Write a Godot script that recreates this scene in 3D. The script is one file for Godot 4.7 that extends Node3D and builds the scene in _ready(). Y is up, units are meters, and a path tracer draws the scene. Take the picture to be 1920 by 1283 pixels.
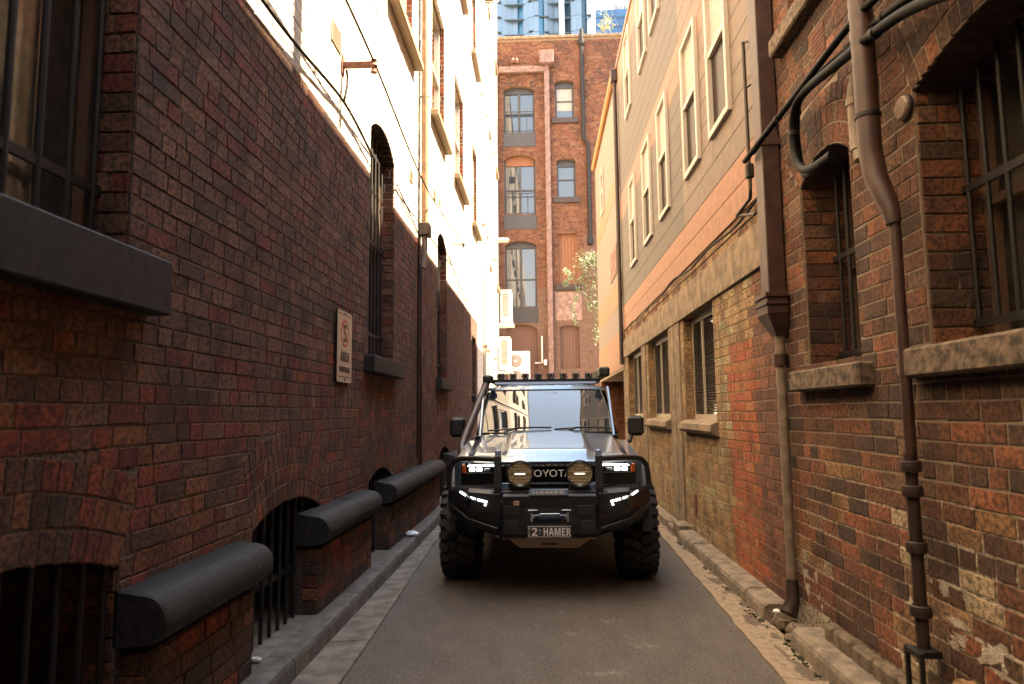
extends Node3D
# A brick laneway with a lifted four-wheel-drive standing in it. Units are metres; the lane runs along -z.
const LX := -1.70      # face of the brick wall on one side
const RX := 1.76       # face of the walls on the other side
const EYE := Vector3(0, 1.5, 0)
var rng := RandomNumberGenerator.new()
var blot := FastNoiseLite.new()
var M := {}
var T := {}
var cam: Camera3D
var brick_shapes := {}
var counts := {}

# ---------------------------------------------------------------- mesh builder
class MB:
	var v := PackedVector3Array()
	var n := PackedVector3Array()
	var c := PackedColorArray()
	var t := PackedVector2Array()
	var col := Color(1, 1, 1)

	func vert(p: Vector3, nn: Vector3, uv := Vector2.ZERO) -> void:
		v.append(p); n.append(nn); c.append(col); t.append(uv)

	func face(pts: Array, out: Vector3) -> void:            # a flat convex face whose front looks along out
		var nn: Vector3 = (pts[1] - pts[0]).cross(pts[2] - pts[0])
		if nn.length_squared() < 1e-16 and pts.size() > 3:
			nn = (pts[2] - pts[0]).cross(pts[3] - pts[0])
		nn = nn.normalized()
		var flip: bool = nn.dot(out) < 0.0
		if flip:
			nn = -nn
		for i in range(1, pts.size() - 1):
			if flip:
				vert(pts[0], nn); vert(pts[i], nn); vert(pts[i + 1], nn)
			else:
				vert(pts[0], nn); vert(pts[i + 1], nn); vert(pts[i], nn)

	func uvquad(a: Vector3, b: Vector3, d: Vector3, e: Vector3, nn: Vector3) -> void:   # a..e round the face, uv 00 10 11 01
		vert(a, nn, Vector2(0, 1)); vert(d, nn, Vector2(1, 0)); vert(b, nn, Vector2(1, 1))
		vert(a, nn, Vector2(0, 1)); vert(e, nn, Vector2(0, 0)); vert(d, nn, Vector2(1, 0))

	func box(at: Vector3, size: Vector3, ch := 0.0, bs := Basis.IDENTITY) -> void:
		var h := size * 0.5
		if ch <= 0.0:
			for ax in 3:
				for s in [-1.0, 1.0]:
					var p := []
					for k in [[-1, -1], [1, -1], [1, 1], [-1, 1]]:
						var q := Vector3.ZERO
						q[ax] = s * h[ax]; q[(ax + 1) % 3] = k[0] * h[(ax + 1) % 3]; q[(ax + 2) % 3] = k[1] * h[(ax + 2) % 3]
						p.append(at + bs * q)
					var o := Vector3.ZERO
					o[ax] = s
					face(p, bs * o)
			return
		var g := h - Vector3(ch, ch, ch)
		for ax in 3:
			var b1 := (ax + 1) % 3
			var b2 := (ax + 2) % 3
			for s in [-1.0, 1.0]:
				var p := []
				for k in [[-1, -1], [1, -1], [1, 1], [-1, 1]]:
					var q := Vector3.ZERO
					q[ax] = s * h[ax]; q[b1] = k[0] * g[b1]; q[b2] = k[1] * g[b2]
					p.append(at + bs * q)
				var o := Vector3.ZERO
				o[ax] = s
				face(p, bs * o)
			for s1 in [-1.0, 1.0]:
				for s2 in [-1.0, 1.0]:
					var p := []
					for k in [[-1, 0], [1, 0], [1, 1], [-1, 1]]:
						var q := Vector3.ZERO
						q[ax] = k[0] * g[ax]
						q[b1] = s1 * (h[b1] if k[1] == 0 else g[b1])
						q[b2] = s2 * (g[b2] if k[1] == 0 else h[b2])
						p.append(at + bs * q)
					var o := Vector3.ZERO
					o[b1] = s1; o[b2] = s2
					face(p, bs * o)
		for sx in [-1.0, 1.0]:
			for sy in [-1.0, 1.0]:
				for sz in [-1.0, 1.0]:
					face([at + bs * Vector3(sx * h.x, sy * g.y, sz * g.z), at + bs * Vector3(sx * g.x, sy * h.y, sz * g.z), at + bs * Vector3(sx * g.x, sy * g.y, sz * h.z)], bs * Vector3(sx, sy, sz))

	func span(a: Vector3, b: Vector3, ch := 0.0) -> void:     # an upright box between two opposite corners
		box((a + b) * 0.5, (b - a).abs(), ch)

	func tube(pts: Array, r, seg := 10, cap := true) -> void:   # r: one radius or one for each point
		var m := pts.size()
		var rings := []
		var side := Vector3.ZERO
		for i in m:
			var dir: Vector3 = (pts[mini(i + 1, m - 1)] - pts[maxi(i - 1, 0)]).normalized()
			if side == Vector3.ZERO:
				side = dir.cross(Vector3.UP if absf(dir.y) < 0.9 else Vector3.RIGHT).normalized()
			else:
				side = (side - dir * side.dot(dir)).normalized()
			var up := dir.cross(side)
			var rr: float = r[i] if r is Array else r
			var ring := []
			for k in seg:
				var a := TAU * k / seg
				var o: Vector3 = side * cos(a) + up * sin(a)
				ring.append([pts[i] + o * rr, o])
			rings.append(ring)
			if cap and (i == 0 or i == m - 1):
				var f := []
				for k in seg:
					f.append(ring[k][0])
				face(f, -dir if i == 0 else dir)
		for i in m - 1:
			for k in seg:
				var k2 := (k + 1) % seg
				smooth4(rings[i][k], rings[i][k2], rings[i + 1][k2], rings[i + 1][k])

	func smooth4(a, b, d, e) -> void:                          # [point, normal] each
		var nn: Vector3 = (b[0] - a[0]).cross(d[0] - a[0])
		if nn.length_squared() < 1e-18:
			nn = (d[0] - a[0]).cross(e[0] - a[0])
		var order := [a, d, b, a, e, d] if nn.dot(a[1] + d[1]) >= 0.0 else [a, b, d, a, d, e]
		for q in order:
			vert(q[0], q[1], q[2] if q.size() > 2 else Vector2.ZERO)

	func lathe(at: Vector3, axis: Vector3, prof: Array, seg := 24, hard := false) -> void:   # prof: [radius, height along axis]
		var s := axis.cross(Vector3.UP if absf(axis.y) < 0.9 else Vector3.RIGHT).normalized()
		var u := axis.cross(s).normalized()
		for i in prof.size() - 1:
			var p: Vector2 = Vector2(prof[i][0], prof[i][1])
			var q: Vector2 = Vector2(prof[i + 1][0], prof[i + 1][1])
			var d := (q - p).normalized()
			for k in seg:
				var quad := []
				for w in [[p, k], [p, k + 1], [q, k + 1], [q, k]]:
					var a: float = TAU * w[1] / seg
					var am: float = TAU * (k + 0.5) / seg if hard else a
					var rad: Vector3 = s * cos(a) + u * sin(a)
					var radn: Vector3 = s * cos(am) + u * sin(am)
					quad.append([at + rad * w[0].x + axis * w[0].y, (radn * d.y - axis * d.x).normalized()])
				var mid: Vector3 = quad[0][1]
				smooth4n(quad, mid)

	func smooth4n(q: Array, mid: Vector3) -> void:
		var nn: Vector3 = (q[1][0] - q[0][0]).cross(q[2][0] - q[0][0])
		if nn.length_squared() < 1e-18:
			nn = (q[2][0] - q[0][0]).cross(q[3][0] - q[0][0])
		for i in ([0, 2, 1, 0, 3, 2] if nn.dot(mid) >= 0.0 else [0, 1, 2, 0, 2, 3]):
			vert(q[i][0], q[i][1])

	func prism(poly: PackedVector2Array, o: Vector3, ax: Vector3, ay: Vector3, az: Vector3, depth: float) -> void:   # outline in ax, ay, pushed depth along az
		var idx := Geometry2D.triangulate_polygon(poly)
		for k in range(0, idx.size(), 3):
			var p := []
			for j in 3:
				p.append(o + ax * poly[idx[k + j]].x + ay * poly[idx[k + j]].y)
			face(p, -az)
			face([p[0] + az * depth, p[1] + az * depth, p[2] + az * depth], az)
		var ccw := not Geometry2D.is_polygon_clockwise(poly)
		for i in poly.size():
			var a := poly[i]
			var b := poly[(i + 1) % poly.size()]
			var e := b - a
			var on := Vector2(e.y, -e.x) * (1.0 if ccw else -1.0)
			var pa := o + ax * a.x + ay * a.y
			var pb := o + ax * b.x + ay * b.y
			face([pa, pb, pb + az * depth, pa + az * depth], ax * on.x + ay * on.y)

	func grid(f: Callable, nu: int, nv: int, out: Vector3) -> void:   # a smooth sheet f(u, v), u and v from 0 to 1
		var pts := []
		for j in nv + 1:
			var row := []
			for i in nu + 1:
				var u := float(i) / nu
				var w := float(j) / nv
				var e := 0.002
				var p: Vector3 = f.call(u, w)
				var du: Vector3 = f.call(minf(u + e, 1), w) - f.call(maxf(u - e, 0), w)
				var dv: Vector3 = f.call(u, minf(w + e, 1)) - f.call(u, maxf(w - e, 0))
				var nn := du.cross(dv).normalized()
				if nn.dot(out) < 0:
					nn = -nn
				row.append([p, nn, Vector2(u, w)])
			pts.append(row)
		for j in nv:
			for i in nu:
				smooth4(pts[j][i], pts[j][i + 1], pts[j + 1][i + 1], pts[j + 1][i])

	func done() -> ArrayMesh:
		var m := ArrayMesh.new()
		if v.size() == 0:
			return m
		var a := []
		a.resize(Mesh.ARRAY_MAX)
		a[Mesh.ARRAY_VERTEX] = v; a[Mesh.ARRAY_NORMAL] = n; a[Mesh.ARRAY_COLOR] = c; a[Mesh.ARRAY_TEX_UV] = t
		m.add_surface_from_arrays(Mesh.PRIMITIVE_TRIANGLES, a)
		return m

# ---------------------------------------------------------------- nodes
func called(parent: Node, base: String) -> String:            # a plain name, or the next number of it
	var key := str(parent.get_instance_id()) + base
	var k: int = counts.get(key, 0)
	counts[key] = k + 1
	return base if k == 0 else "%s_%03d" % [base, k]

func put(base: String, mesh, m: Material, parent: Node = self) -> MeshInstance3D:
	var o := MeshInstance3D.new()
	o.name = called(parent, base)
	o.mesh = mesh.done() if mesh is MB else mesh
	o.material_override = m
	parent.add_child(o, true)
	return o

func part(base: String, m: Material, parent: Node, build: Callable) -> MeshInstance3D:
	var b := MB.new()
	build.call(b)
	return put(base, b, m, parent)

func thing(base: String, label: String, category: String, at := Vector3.ZERO, group := "") -> Node3D:
	var o := Node3D.new()
	o.name = called(self, base)
	o.position = at
	add_child(o, true)
	return tag(o, label, category, group)

func tag(o: Node3D, label: String, category: String, group := "") -> Node3D:
	o.set_meta("label", label); o.set_meta("category", category)
	if group:
		o.set_meta("group", group)
	return o

func structure(o: Node3D, label := "") -> Node3D:
	o.set_meta("kind", "structure")
	if label:
		o.set_meta("label", label)
	return o

func text_mesh(s: String, height: float, depth: float, weight := 700, font := "Droid Sans") -> TextMesh:
	var f := SystemFont.new()
	f.font_names = PackedStringArray([font])
	f.font_weight = weight
	var t := TextMesh.new()
	t.text = s; t.font = f; t.font_size = 64; t.pixel_size = height / 46.0; t.depth = depth; t.curve_step = 1.0
	return t

func fit(o: MeshInstance3D, centre: Vector3, w: float, h: float) -> void:      # a lettering mesh made w wide and h high about centre
	var bb := o.mesh.get_aabb()
	o.scale = Vector3(w / maxf(bb.size.x, .001), h / maxf(bb.size.y, .001), 1.0)
	o.position = centre - (bb.position + bb.size * .5) * o.scale

# ---------------------------------------------------------------- materials
func noise_tex(key: String, freq: float, oct: int, lo: float, hi: float, sd := 1, cell := false) -> void:
	var f := FastNoiseLite.new()
	f.seed = sd; f.frequency = freq; f.fractal_octaves = oct
	f.noise_type = FastNoiseLite.TYPE_CELLULAR if cell else FastNoiseLite.TYPE_SIMPLEX_SMOOTH
	var t := NoiseTexture2D.new()
	t.width = 512; t.height = 512; t.seamless = true; t.noise = f
	var g := Gradient.new()
	g.set_color(0, Color(lo, lo, lo)); g.set_color(1, Color(hi, hi, hi))
	t.color_ramp = g
	T[key] = t

func ramp_tex(key: String, freq: float, oct: int, stops: Array, sd: int) -> void:
	noise_tex(key, freq, oct, 0, 1, sd)
	var g := Gradient.new()
	g.offsets = PackedFloat32Array(stops.map(func(q): return q[0]))
	g.colors = PackedColorArray(stops.map(func(q): return Color(q[1], q[2] if q.size() > 2 else q[1], q[3] if q.size() > 2 else q[1])))
	T[key].color_ramp = g

func mat(key: String, lin: Color, rough: float, metal := 0.0, tex := "", sc := 1.0, relief := "", cm := 0.0, vcol := false) -> StandardMaterial3D:
	var m := StandardMaterial3D.new()
	m.resource_name = key
	m.albedo_color = Color.WHITE if vcol else lin.linear_to_srgb()
	m.roughness = rough; m.metallic = metal
	m.vertex_color_use_as_albedo = vcol
	if tex:
		m.albedo_texture = T[tex]
	if relief:
		m.heightmap_enabled = true; m.heightmap_texture = T[relief]; m.heightmap_scale = cm
	if tex or relief:
		m.uv1_triplanar = true; m.uv1_world_triplanar = true; m.uv1_scale = Vector3(sc, sc, sc)
	M[key] = m
	return m

func glow(key: String, lin: Color, strength: float) -> void:
	var m := mat(key, lin, 0.4)
	m.emission_enabled = true; m.emission = lin.linear_to_srgb(); m.emission_energy_multiplier = strength

func materials() -> void:
	noise_tex("grain", 0.09, 4, 0.70, 1.0, 3)
	noise_tex("blotch", 0.012, 5, 0.62, 1.0, 5)
	noise_tex("pits", 0.11, 5, 0.0, 1.0, 7)
	noise_tex("fine", 0.25, 3, 0.45, 1.0, 9)
	ramp_tex("face", 0.035, 5, [[0.0, .34], [.30, .58], [.50, .78], [.64, .84], [.74, .88], [.90, 1.0, .98, .95], [1.0, 1.0]], 15)
	ramp_tex("stain", 0.012, 5, [[0.0, .66], [.30, .80], [.42, .93], [.70, .98], [1.0, 1.0]], 33)
	noise_tex("streak", 0.03, 4, 0.8, 1.0, 11)
	mat("brick", Color.WHITE, 0.92, 0, "face", 1.7, "pits", 0.22, true)
	for key in ["brick"]:
		M[key].detail_enabled = true; M[key].detail_albedo = T["stain"]; M[key].detail_blend_mode = BaseMaterial3D.BLEND_MODE_MUL
		M[key].detail_uv_layer = BaseMaterial3D.DETAIL_UV_2; M[key].uv2_triplanar = true; M[key].uv2_world_triplanar = true; M[key].uv2_scale = Vector3(.45, .33, .45)
	mat("brick_plain", Color.WHITE, 0.92, 0, "face", 1.2, "pits", 0.2, true)
	mat("paint_brick", Color.WHITE, 0.8, 0, "streak", 0.7, "pits", 0.2, true)
	mat("mortar_dark", Color(0.135, 0.086, 0.060), 0.95, 0, "face", 2.0, "pits", 0.5)
	mat("mortar_mid", Color(0.20, 0.135, 0.092), 0.95, 0, "face", 2.0, "pits", 0.5)
	mat("mortar_lime", Color(0.52, 0.43, 0.32), 0.95, 0, "face", 1.3, "pits", 0.6)
	mat("mortar_pale", Color(0.30, 0.235, 0.165), 0.95, 0, "grain", 2.0, "pits", 0.5)
	mat("mortar_tan", Color(0.27, 0.18, 0.105), 0.95, 0, "grain", 2.0, "pits", 0.5)
	mat("cream", Color(0.74, 0.67, 0.56), 0.75, 0, "streak", 0.5, "pits", 0.15)
	mat("cream_trim", Color(0.27, 0.19, 0.105), 0.7, 0, "grain", 1.0)
	mat("sill_black", Color(0.020, 0.017, 0.016), 0.7, 0, "face", 0.7, "pits", 0.08)
	mat("scuff", Color(0.22, 0.20, 0.18), 0.9, 0, "fine", 3.0)
	mat("stone_dark", Color(0.030, 0.025, 0.022), 0.7, 0, "face", 1.1, "pits", 0.2)
	mat("stone_tan", Color(0.20, 0.14, 0.09), 0.9, 0, "face", 0.8, "pits", 0.2)
	mat("concrete_tan", Color(0.31, 0.225, 0.145), 0.9, 0, "blotch", 0.8, "pits", 0.3)
	mat("concrete", Color(0.25, 0.205, 0.16), 0.9, 0, "blotch", 0.9, "pits", 0.4)
	mat("kerb_stone", Color(0.19, 0.160, 0.130), 0.88, 0, "blotch", 0.9, "pits", 0.6)
	mat("kerb_warm", Color(0.30, 0.235, 0.165), 0.9, 0, "blotch", 1.1, "pits", 0.8)
	mat("rubble", Color(0.24, 0.175, 0.115), 0.95, 0, "blotch", 2.0, "pits", 1.2)
	mat("room_wall", Color(0.24, 0.19, 0.15), 0.95, 0, "blotch", 0.8)
	mat("timber_brown", Color(0.11, 0.060, 0.036), 0.7, 0, "streak", 2.0)
	mat("iron", Color(0.016, 0.013, 0.012), 0.6, 0.3, "grain", 3.0)
	mat("iron_brown", Color(0.050, 0.028, 0.020), 0.55, 0.2, "grain", 3.0)
	mat("pipe_brown", Color(0.070, 0.029, 0.019), 0.5, 0, "blotch", 1.2, "pits", 0.1)
	mat("pipe_tan", Color(0.36, 0.20, 0.10), 0.55, 0, "blotch", 1.0)
	mat("pipe_grey", Color(0.30, 0.22, 0.16), 0.55, 0, "blotch", 1.3)
	mat("pipe_pale", Color(0.72, 0.64, 0.54), 0.5, 0, "streak", 1.0)
	mat("pipe_pink", Color(0.27, 0.155, 0.125), 0.65, 0, "blotch", 1.0)
	mat("cable", Color(0.006, 0.0055, 0.005), 0.5, 0, "grain", 3.0).metallic_specular = 0.2
	mat("rust", Color(0.20, 0.075, 0.040), 0.75, 0.2, "blotch", 4.0, "pits", 0.2)
	mat("glass", Color(0.012, 0.013, 0.014), 0.04).metallic_specular = 0.8
	var gd := mat("glass_pane", Color(0.55, 0.52, 0.46), 0.06)
	gd.transparency = BaseMaterial3D.TRANSPARENCY_ALPHA
	gd.albedo_color.a = 0.03
	mat("glass_blue", Color(0.02, 0.03, 0.04), 0.02).metallic_specular = 1.0
	var mg := mat("glass_mirror", Color(0.84, 0.80, 0.72), 0.04, 1.0, "", 0.6, "blotch", 0.3)  # mirror finish added so these panes throw sunlight onto the opposite wall
	mg.metallic_specular = 1.0
	mat("blind", Color(0.36, 0.33, 0.29), 0.7, 0, "streak", 1.0)
	mat("window_brown", Color(0.028, 0.018, 0.013), 0.2).metallic_specular = 0.10
	mat("frame_cream", Color(0.42, 0.37, 0.31), 0.5)
	mat("frame_dark", Color(0.028, 0.024, 0.024), 0.5)
	mat("screen", Color(0.060, 0.042, 0.030), 0.6, 0.2)
	mat("screen_trim", Color(0.40, 0.34, 0.27), 0.5, 0.1)
	mat("panel", Color.WHITE, 0.62, 0, "streak", 0.45, "pits", 0.06, true)
	mat("plaster", Color(0.60, 0.52, 0.41), 0.95, 0, "blotch", 1.6, "pits", 0.7)
	mat("render_pink", Color(0.33, 0.20, 0.155), 0.9, 0, "blotch", 0.6, "pits", 0.2)
	mat("shutter", Color(0.15, 0.075, 0.050), 0.8, 0, "streak", 1.2)
	mat("shutter_orange", Color(0.24, 0.095, 0.042), 0.8, 0, "streak", 1.2)
	mat("roof", Color(0.14, 0.13, 0.125), 0.9)
	mat("gutter_orange", Color(0.36, 0.15, 0.04), 0.6)
	mat("white_metal", Color(0.62, 0.58, 0.52), 0.5)
	mat("grille_slot", Color(0.16, 0.12, 0.095), 0.7)
	mat("leaf", Color.WHITE, 0.6, 0, "", 1, "", 0, true).backlight = Color(0.25, 0.3, 0.12)
	mat("stem", Color(0.10, 0.075, 0.04), 0.9)
	mat("tower_glass", Color.WHITE, 0.25, 0.1, "", 1, "", 0, true)
	mat("tower_white", Color(0.75, 0.76, 0.78), 0.5)
	mat("sign_face", Color(0.58, 0.47, 0.34), 0.5, 0, "streak", 2.0)
	mat("sign_red", Color(0.46, 0.06, 0.03), 0.5)
	mat("sign_black", Color(0.03, 0.022, 0.02), 0.5)
	mat("paper", Color(0.72, 0.70, 0.66), 0.8)
	mat("moss", Color(0.05, 0.060, 0.018), 1.0, 0, "fine", 2.0, "pits", 0.6)
	# vehicle
	var p := mat("car_paint", Color(0.13, 0.185, 0.25), 0.28, 0.55)
	p.clearcoat_enabled = true; p.clearcoat = 1.0; p.clearcoat_roughness = 0.03
	mat("steel_black", Color(0.010, 0.010, 0.011), 0.42, 0, "", 3.0, "fine", 0.01)
	mat("plastic_black", Color(0.012, 0.012, 0.012), 0.6)
	mat("gloss_black", Color(0.008, 0.008, 0.009), 0.12)
	mat("tread_rubber", Color(0.022, 0.020, 0.0185), 0.8, 0, "", 3.0, "fine", 0.03)
	mat("rubber", Color(0.009, 0.0085, 0.008), 0.85, 0, "", 3.0, "fine", 0.03)
	mat("chrome", Color(0.62, 0.62, 0.64), 0.18, 1.0)
	mat("silver", Color(0.55, 0.56, 0.58), 0.35, 0.8)
	mat("amber", Color(0.50, 0.10, 0.012), 0.25)
	mat("lens_gold", Color(0.76, 0.68, 0.50), 0.3, 0.3)
	mat("lens_bowl", Color(0.26, 0.19, 0.09), 0.35, 0.3)
	mat("bronze", Color(0.50, 0.36, 0.23), 0.45, 0.2, "grain", 2.0)
	mat("snorkel", Color(0.055, 0.036, 0.032), 0.38)
	mat("badge_blue", Color(0.20, 0.25, 0.36), 0.4, 0.3)
	mat("letter_white", Color(0.66, 0.64, 0.60), 0.4)
	mat("letter_blue", Color(0.05, 0.20, 0.50), 0.4)
	mat("rope_navy", Color(0.012, 0.02, 0.045), 0.5)
	mat("badge_orange", Color(0.62, 0.30, 0.20), 0.4)
	var w := mat("windscreen", Color(0.010, 0.016, 0.022), 0.0, 0.0)
	w.metallic_specular = 1.0
	glow("led", Color(1.0, 0.98, 0.92), 0.55)
	glow("led_soft", Color(1.0, 0.95, 0.85), 0.25)

# ---------------------------------------------------------------- bricks
func brick_shape(w: float, h: float, sd: int, tone: Color) -> ArrayMesh:      # about 18 triangles, uneven arrises; face at z = 0
	var r := RandomNumberGenerator.new()
	r.seed = sd
	var b := MB.new()
	b.col = tone
	var c0 := []
	var c1 := []
	var c2 := []
	for k in [[-1, -1], [1, -1], [1, 1], [-1, 1]]:
		var x: float = k[0] * w * 0.5
		var y: float = k[1] * h * 0.5
		var j := Vector3(r.randf_range(-.002, .002), r.randf_range(-.002, .002), 0)
		var ch := r.randf_range(.0012, .0045)
		c0.append(Vector3(x, y, -0.05)); c1.append(Vector3(x, y, -ch) + j)
		c2.append(Vector3(x - k[0] * ch, y - k[1] * ch, r.randf_range(-.0015, .0015)) + j)
	b.face([c2[0], c2[1], c2[2]], Vector3.BACK); b.face([c2[0], c2[2], c2[3]], Vector3.BACK)
	for i in 4:
		var i2 := (i + 1) % 4
		var o: Vector3 = (c0[i] + c0[i2]); o.z = 0
		b.face([c1[i], c1[i2], c2[i2], c2[i]], o.normalized() + Vector3.BACK)
		b.face([c0[i], c0[i2], c1[i2], c1[i]], o)
	return b.done()

func in_view(p: Vector3) -> float:                             # 1 / distance squared where the camera sees p, else 0
	var q := cam.transform.affine_inverse() * p
	if q.z > -0.3:
		return 0.0
	var t := tan(deg_to_rad(cam.fov) * 0.5)
	if absf(q.x / -q.z) > t * 1.53 or absf(q.y / -q.z) > t * 1.04:
		return 0.0
	return 1.0 / q.length_squared()

func arch_of(o: Dictionary) -> Dictionary:
	var hw: float = (o.u1 - o.u0) * 0.5
	var rise: float = o.get("rise", 0.0)
	if rise <= 0.0:
		return {}
	var r := (hw * hw + rise * rise) / (2.0 * rise)
	return {"hw": hw, "r": r, "cu": (o.u0 + o.u1) * 0.5, "cv": o.v1 + rise - r, "half": asin(hw / r), "top": o.v1 + rise}

func cut(o: Dictionary, v: float, ring: float) -> Array:       # the stretch of u that an opening takes out at height v
	var rise: float = o.get("rise", 0.0)
	if v < o.v0 or v > o.v1 + rise + ring + 0.2:
		return []
	if v <= o.v1:
		return [o.u0, o.u1]
	if rise <= 0.0:
		return []
	var a := arch_of(o)
	var rr: float = a.r + ring
	var dv: float = v - a.cv
	if dv >= rr:
		return []
	var half: float = sqrt(rr * rr - dv * dv)
	half = minf(half, dv * tan(a.half))
	return [a.cu - half, a.cu + half]

func stretches(u0: float, u1: float, v: float, ops: Array, with_ring: bool) -> Array:
	var cuts := []
	for o in ops:
		var c := cut(o, v, o.get("ring", 0.0) if with_ring else 0.0)
		if c.size():
			cuts.append(c)
	cuts.sort_custom(func(a, b): return a[0] < b[0])
	var out := []
	var u := u0
	for c in cuts:
		if c[0] > u:
			out.append([u, minf(c[0], u1)])
		u = maxf(u, c[1])
	if u < u1:
		out.append([u, u1])
	return out

func core(parent: Node, m: Material, org: Vector3, U: Vector3, N: Vector3, u0: float, u1: float, v0: float, v1: float, ops: Array, front: float, thick: float, name_ := "mortar_bed") -> void:
	var b := MB.new()
	var cuts := [v0, v1]
	for o in ops:
		for w in [o.v0, o.v1]:
			if w > v0 and w < v1:
				cuts.append(w)
		if o.get("rise", 0.0) > 0.0:
			var n_ := int(ceil(o.rise / 0.015))
			for k in n_ + 1:
				var w: float = o.v1 + o.rise * (k + 0.0) / n_
				if w > v0 and w < v1:
					cuts.append(w)
	cuts.sort()
	for i in cuts.size() - 1:
		var a: float = cuts[i]
		var e: float = cuts[i + 1]
		if e - a < 0.0005:
			continue
		for s in stretches(u0, u1, a + 0.0002, ops, false):
			if s[1] - s[0] < 0.001:
				continue
			var P := func(u: float, v: float, n: float) -> Vector3: return org + U * u + Vector3.UP * v + N * n
			b.face([P.call(s[0], a, front), P.call(s[1], a, front), P.call(s[1], e, front), P.call(s[0], e, front)], N)
			b.face([P.call(s[0], a, front), P.call(s[0], e, front), P.call(s[0], e, -thick), P.call(s[0], a, -thick)], -U)
			b.face([P.call(s[1], a, front), P.call(s[1], e, front), P.call(s[1], e, -thick), P.call(s[1], a, -thick)], U)
			b.face([P.call(s[0], a, front), P.call(s[1], a, front), P.call(s[1], a, -thick), P.call(s[0], a, -thick)], Vector3.DOWN)
			b.face([P.call(s[0], e, front), P.call(s[1], e, front), P.call(s[1], e, -thick), P.call(s[0], e, -thick)], Vector3.UP)
	put(name_, b, m, parent)

func soffit(parent: Node, m: Material, org: Vector3, U: Vector3, N: Vector3, o: Dictionary, depth: float) -> void:   # the underside of a brick arch, in voussoirs
	var a := arch_of(o)
	if a.is_empty():
		return
	var cnt := int(round(2.0 * a.half * a.r / 0.082))
	part("arch_soffit", m, parent, func(b: MB):
		for j in cnt:
			var p := []
			for e in [[j, .03], [j + 1, -.03]]:
				var t: float = -a.half + (e[0] + e[1]) / cnt * 2.0 * a.half
				p.append(org + U * (a.cu + sin(t) * (a.r - .006)) + Vector3.UP * (a.cv + cos(t) * (a.r - .006)))
			b.col = Color(.10, .052, .036) * rng.randf_range(.7, 1.3)
			b.face([p[0] - N * .012, p[1] - N * .012, p[1] - N * depth, p[0] - N * depth], Vector3.DOWN))

# list of bricks: [u, v, width, height, turn, tone]
func lay(u0: float, u1: float, v0: float, v1: float, ops: Array, tone: Callable, headers := 3, course := 0.088, length := 0.24) -> Array:
	var out := []
	var rows := int(round((v1 - v0) / course))
	if rows < 1:
		rows = 1
	var ch := (v1 - v0) / rows
	var gap := 0.010
	for r in rows:
		var v := v0 + (r + 0.5) * ch
		var head: bool = headers > 0 and r % headers == headers - 1
		var step := length * 0.5 if head else length
		var off: float = fposmod((r * 0.37 if not head else 0.25) * length + (0.5 * length if r % 2 == 1 else 0.0), step)
		for s in stretches(u0, u1, v, ops, true):
			var u: float = floor((s[0] - off) / step) * step + off
			while u < s[1] - 0.012:
				var a: float = maxf(u, s[0])
				var e: float = minf(u + step, s[1])
				if s[1] - e < 0.035:
					e = s[1]
				if a - s[0] < 0.035 and a > s[0]:
					a = s[0]
				var last := e
				if not head and rng.randf() < 0.12 and e - a > 0.2:       # a stretch laid as two headers
					var mid := (a + e) * 0.5
					out.append([(a + mid) * .5, v, mid - a - gap, ch - gap, 0.0, tone.call((a + mid) * .5, v)])
					a = mid
				if e - a > 0.03:
					out.append([(a + e) * .5, v, e - a - gap, ch - gap + rng.randf_range(-.003, .002), 0.0, tone.call((a + e) * .5, v)])
				u = last if last > u + 0.001 else u + step
	for o in ops:
		if o.get("rise", 0.0) > 0.0 and o.get("rings", 0) > 0:
			var a := arch_of(o)
			var rh: float = o.ring / o.rings
			for k in o.rings:
				var rm: float = a.r + (k + 0.5) * rh
				var cnt := int(round(2.0 * a.half * rm / 0.082))
				for j in cnt:
					var t: float = -a.half + (j + 0.5) / cnt * 2.0 * a.half
					var uu: float = a.cu + sin(t) * rm
					var vv: float = a.cv + cos(t) * rm
					if vv > v0 and vv < v1 and uu > u0 and uu < u1:
						out.append([uu, vv, 2.0 * a.half * rm / cnt - 0.009, rh - 0.009, -t, tone.call(uu, vv)])
	return out

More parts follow.
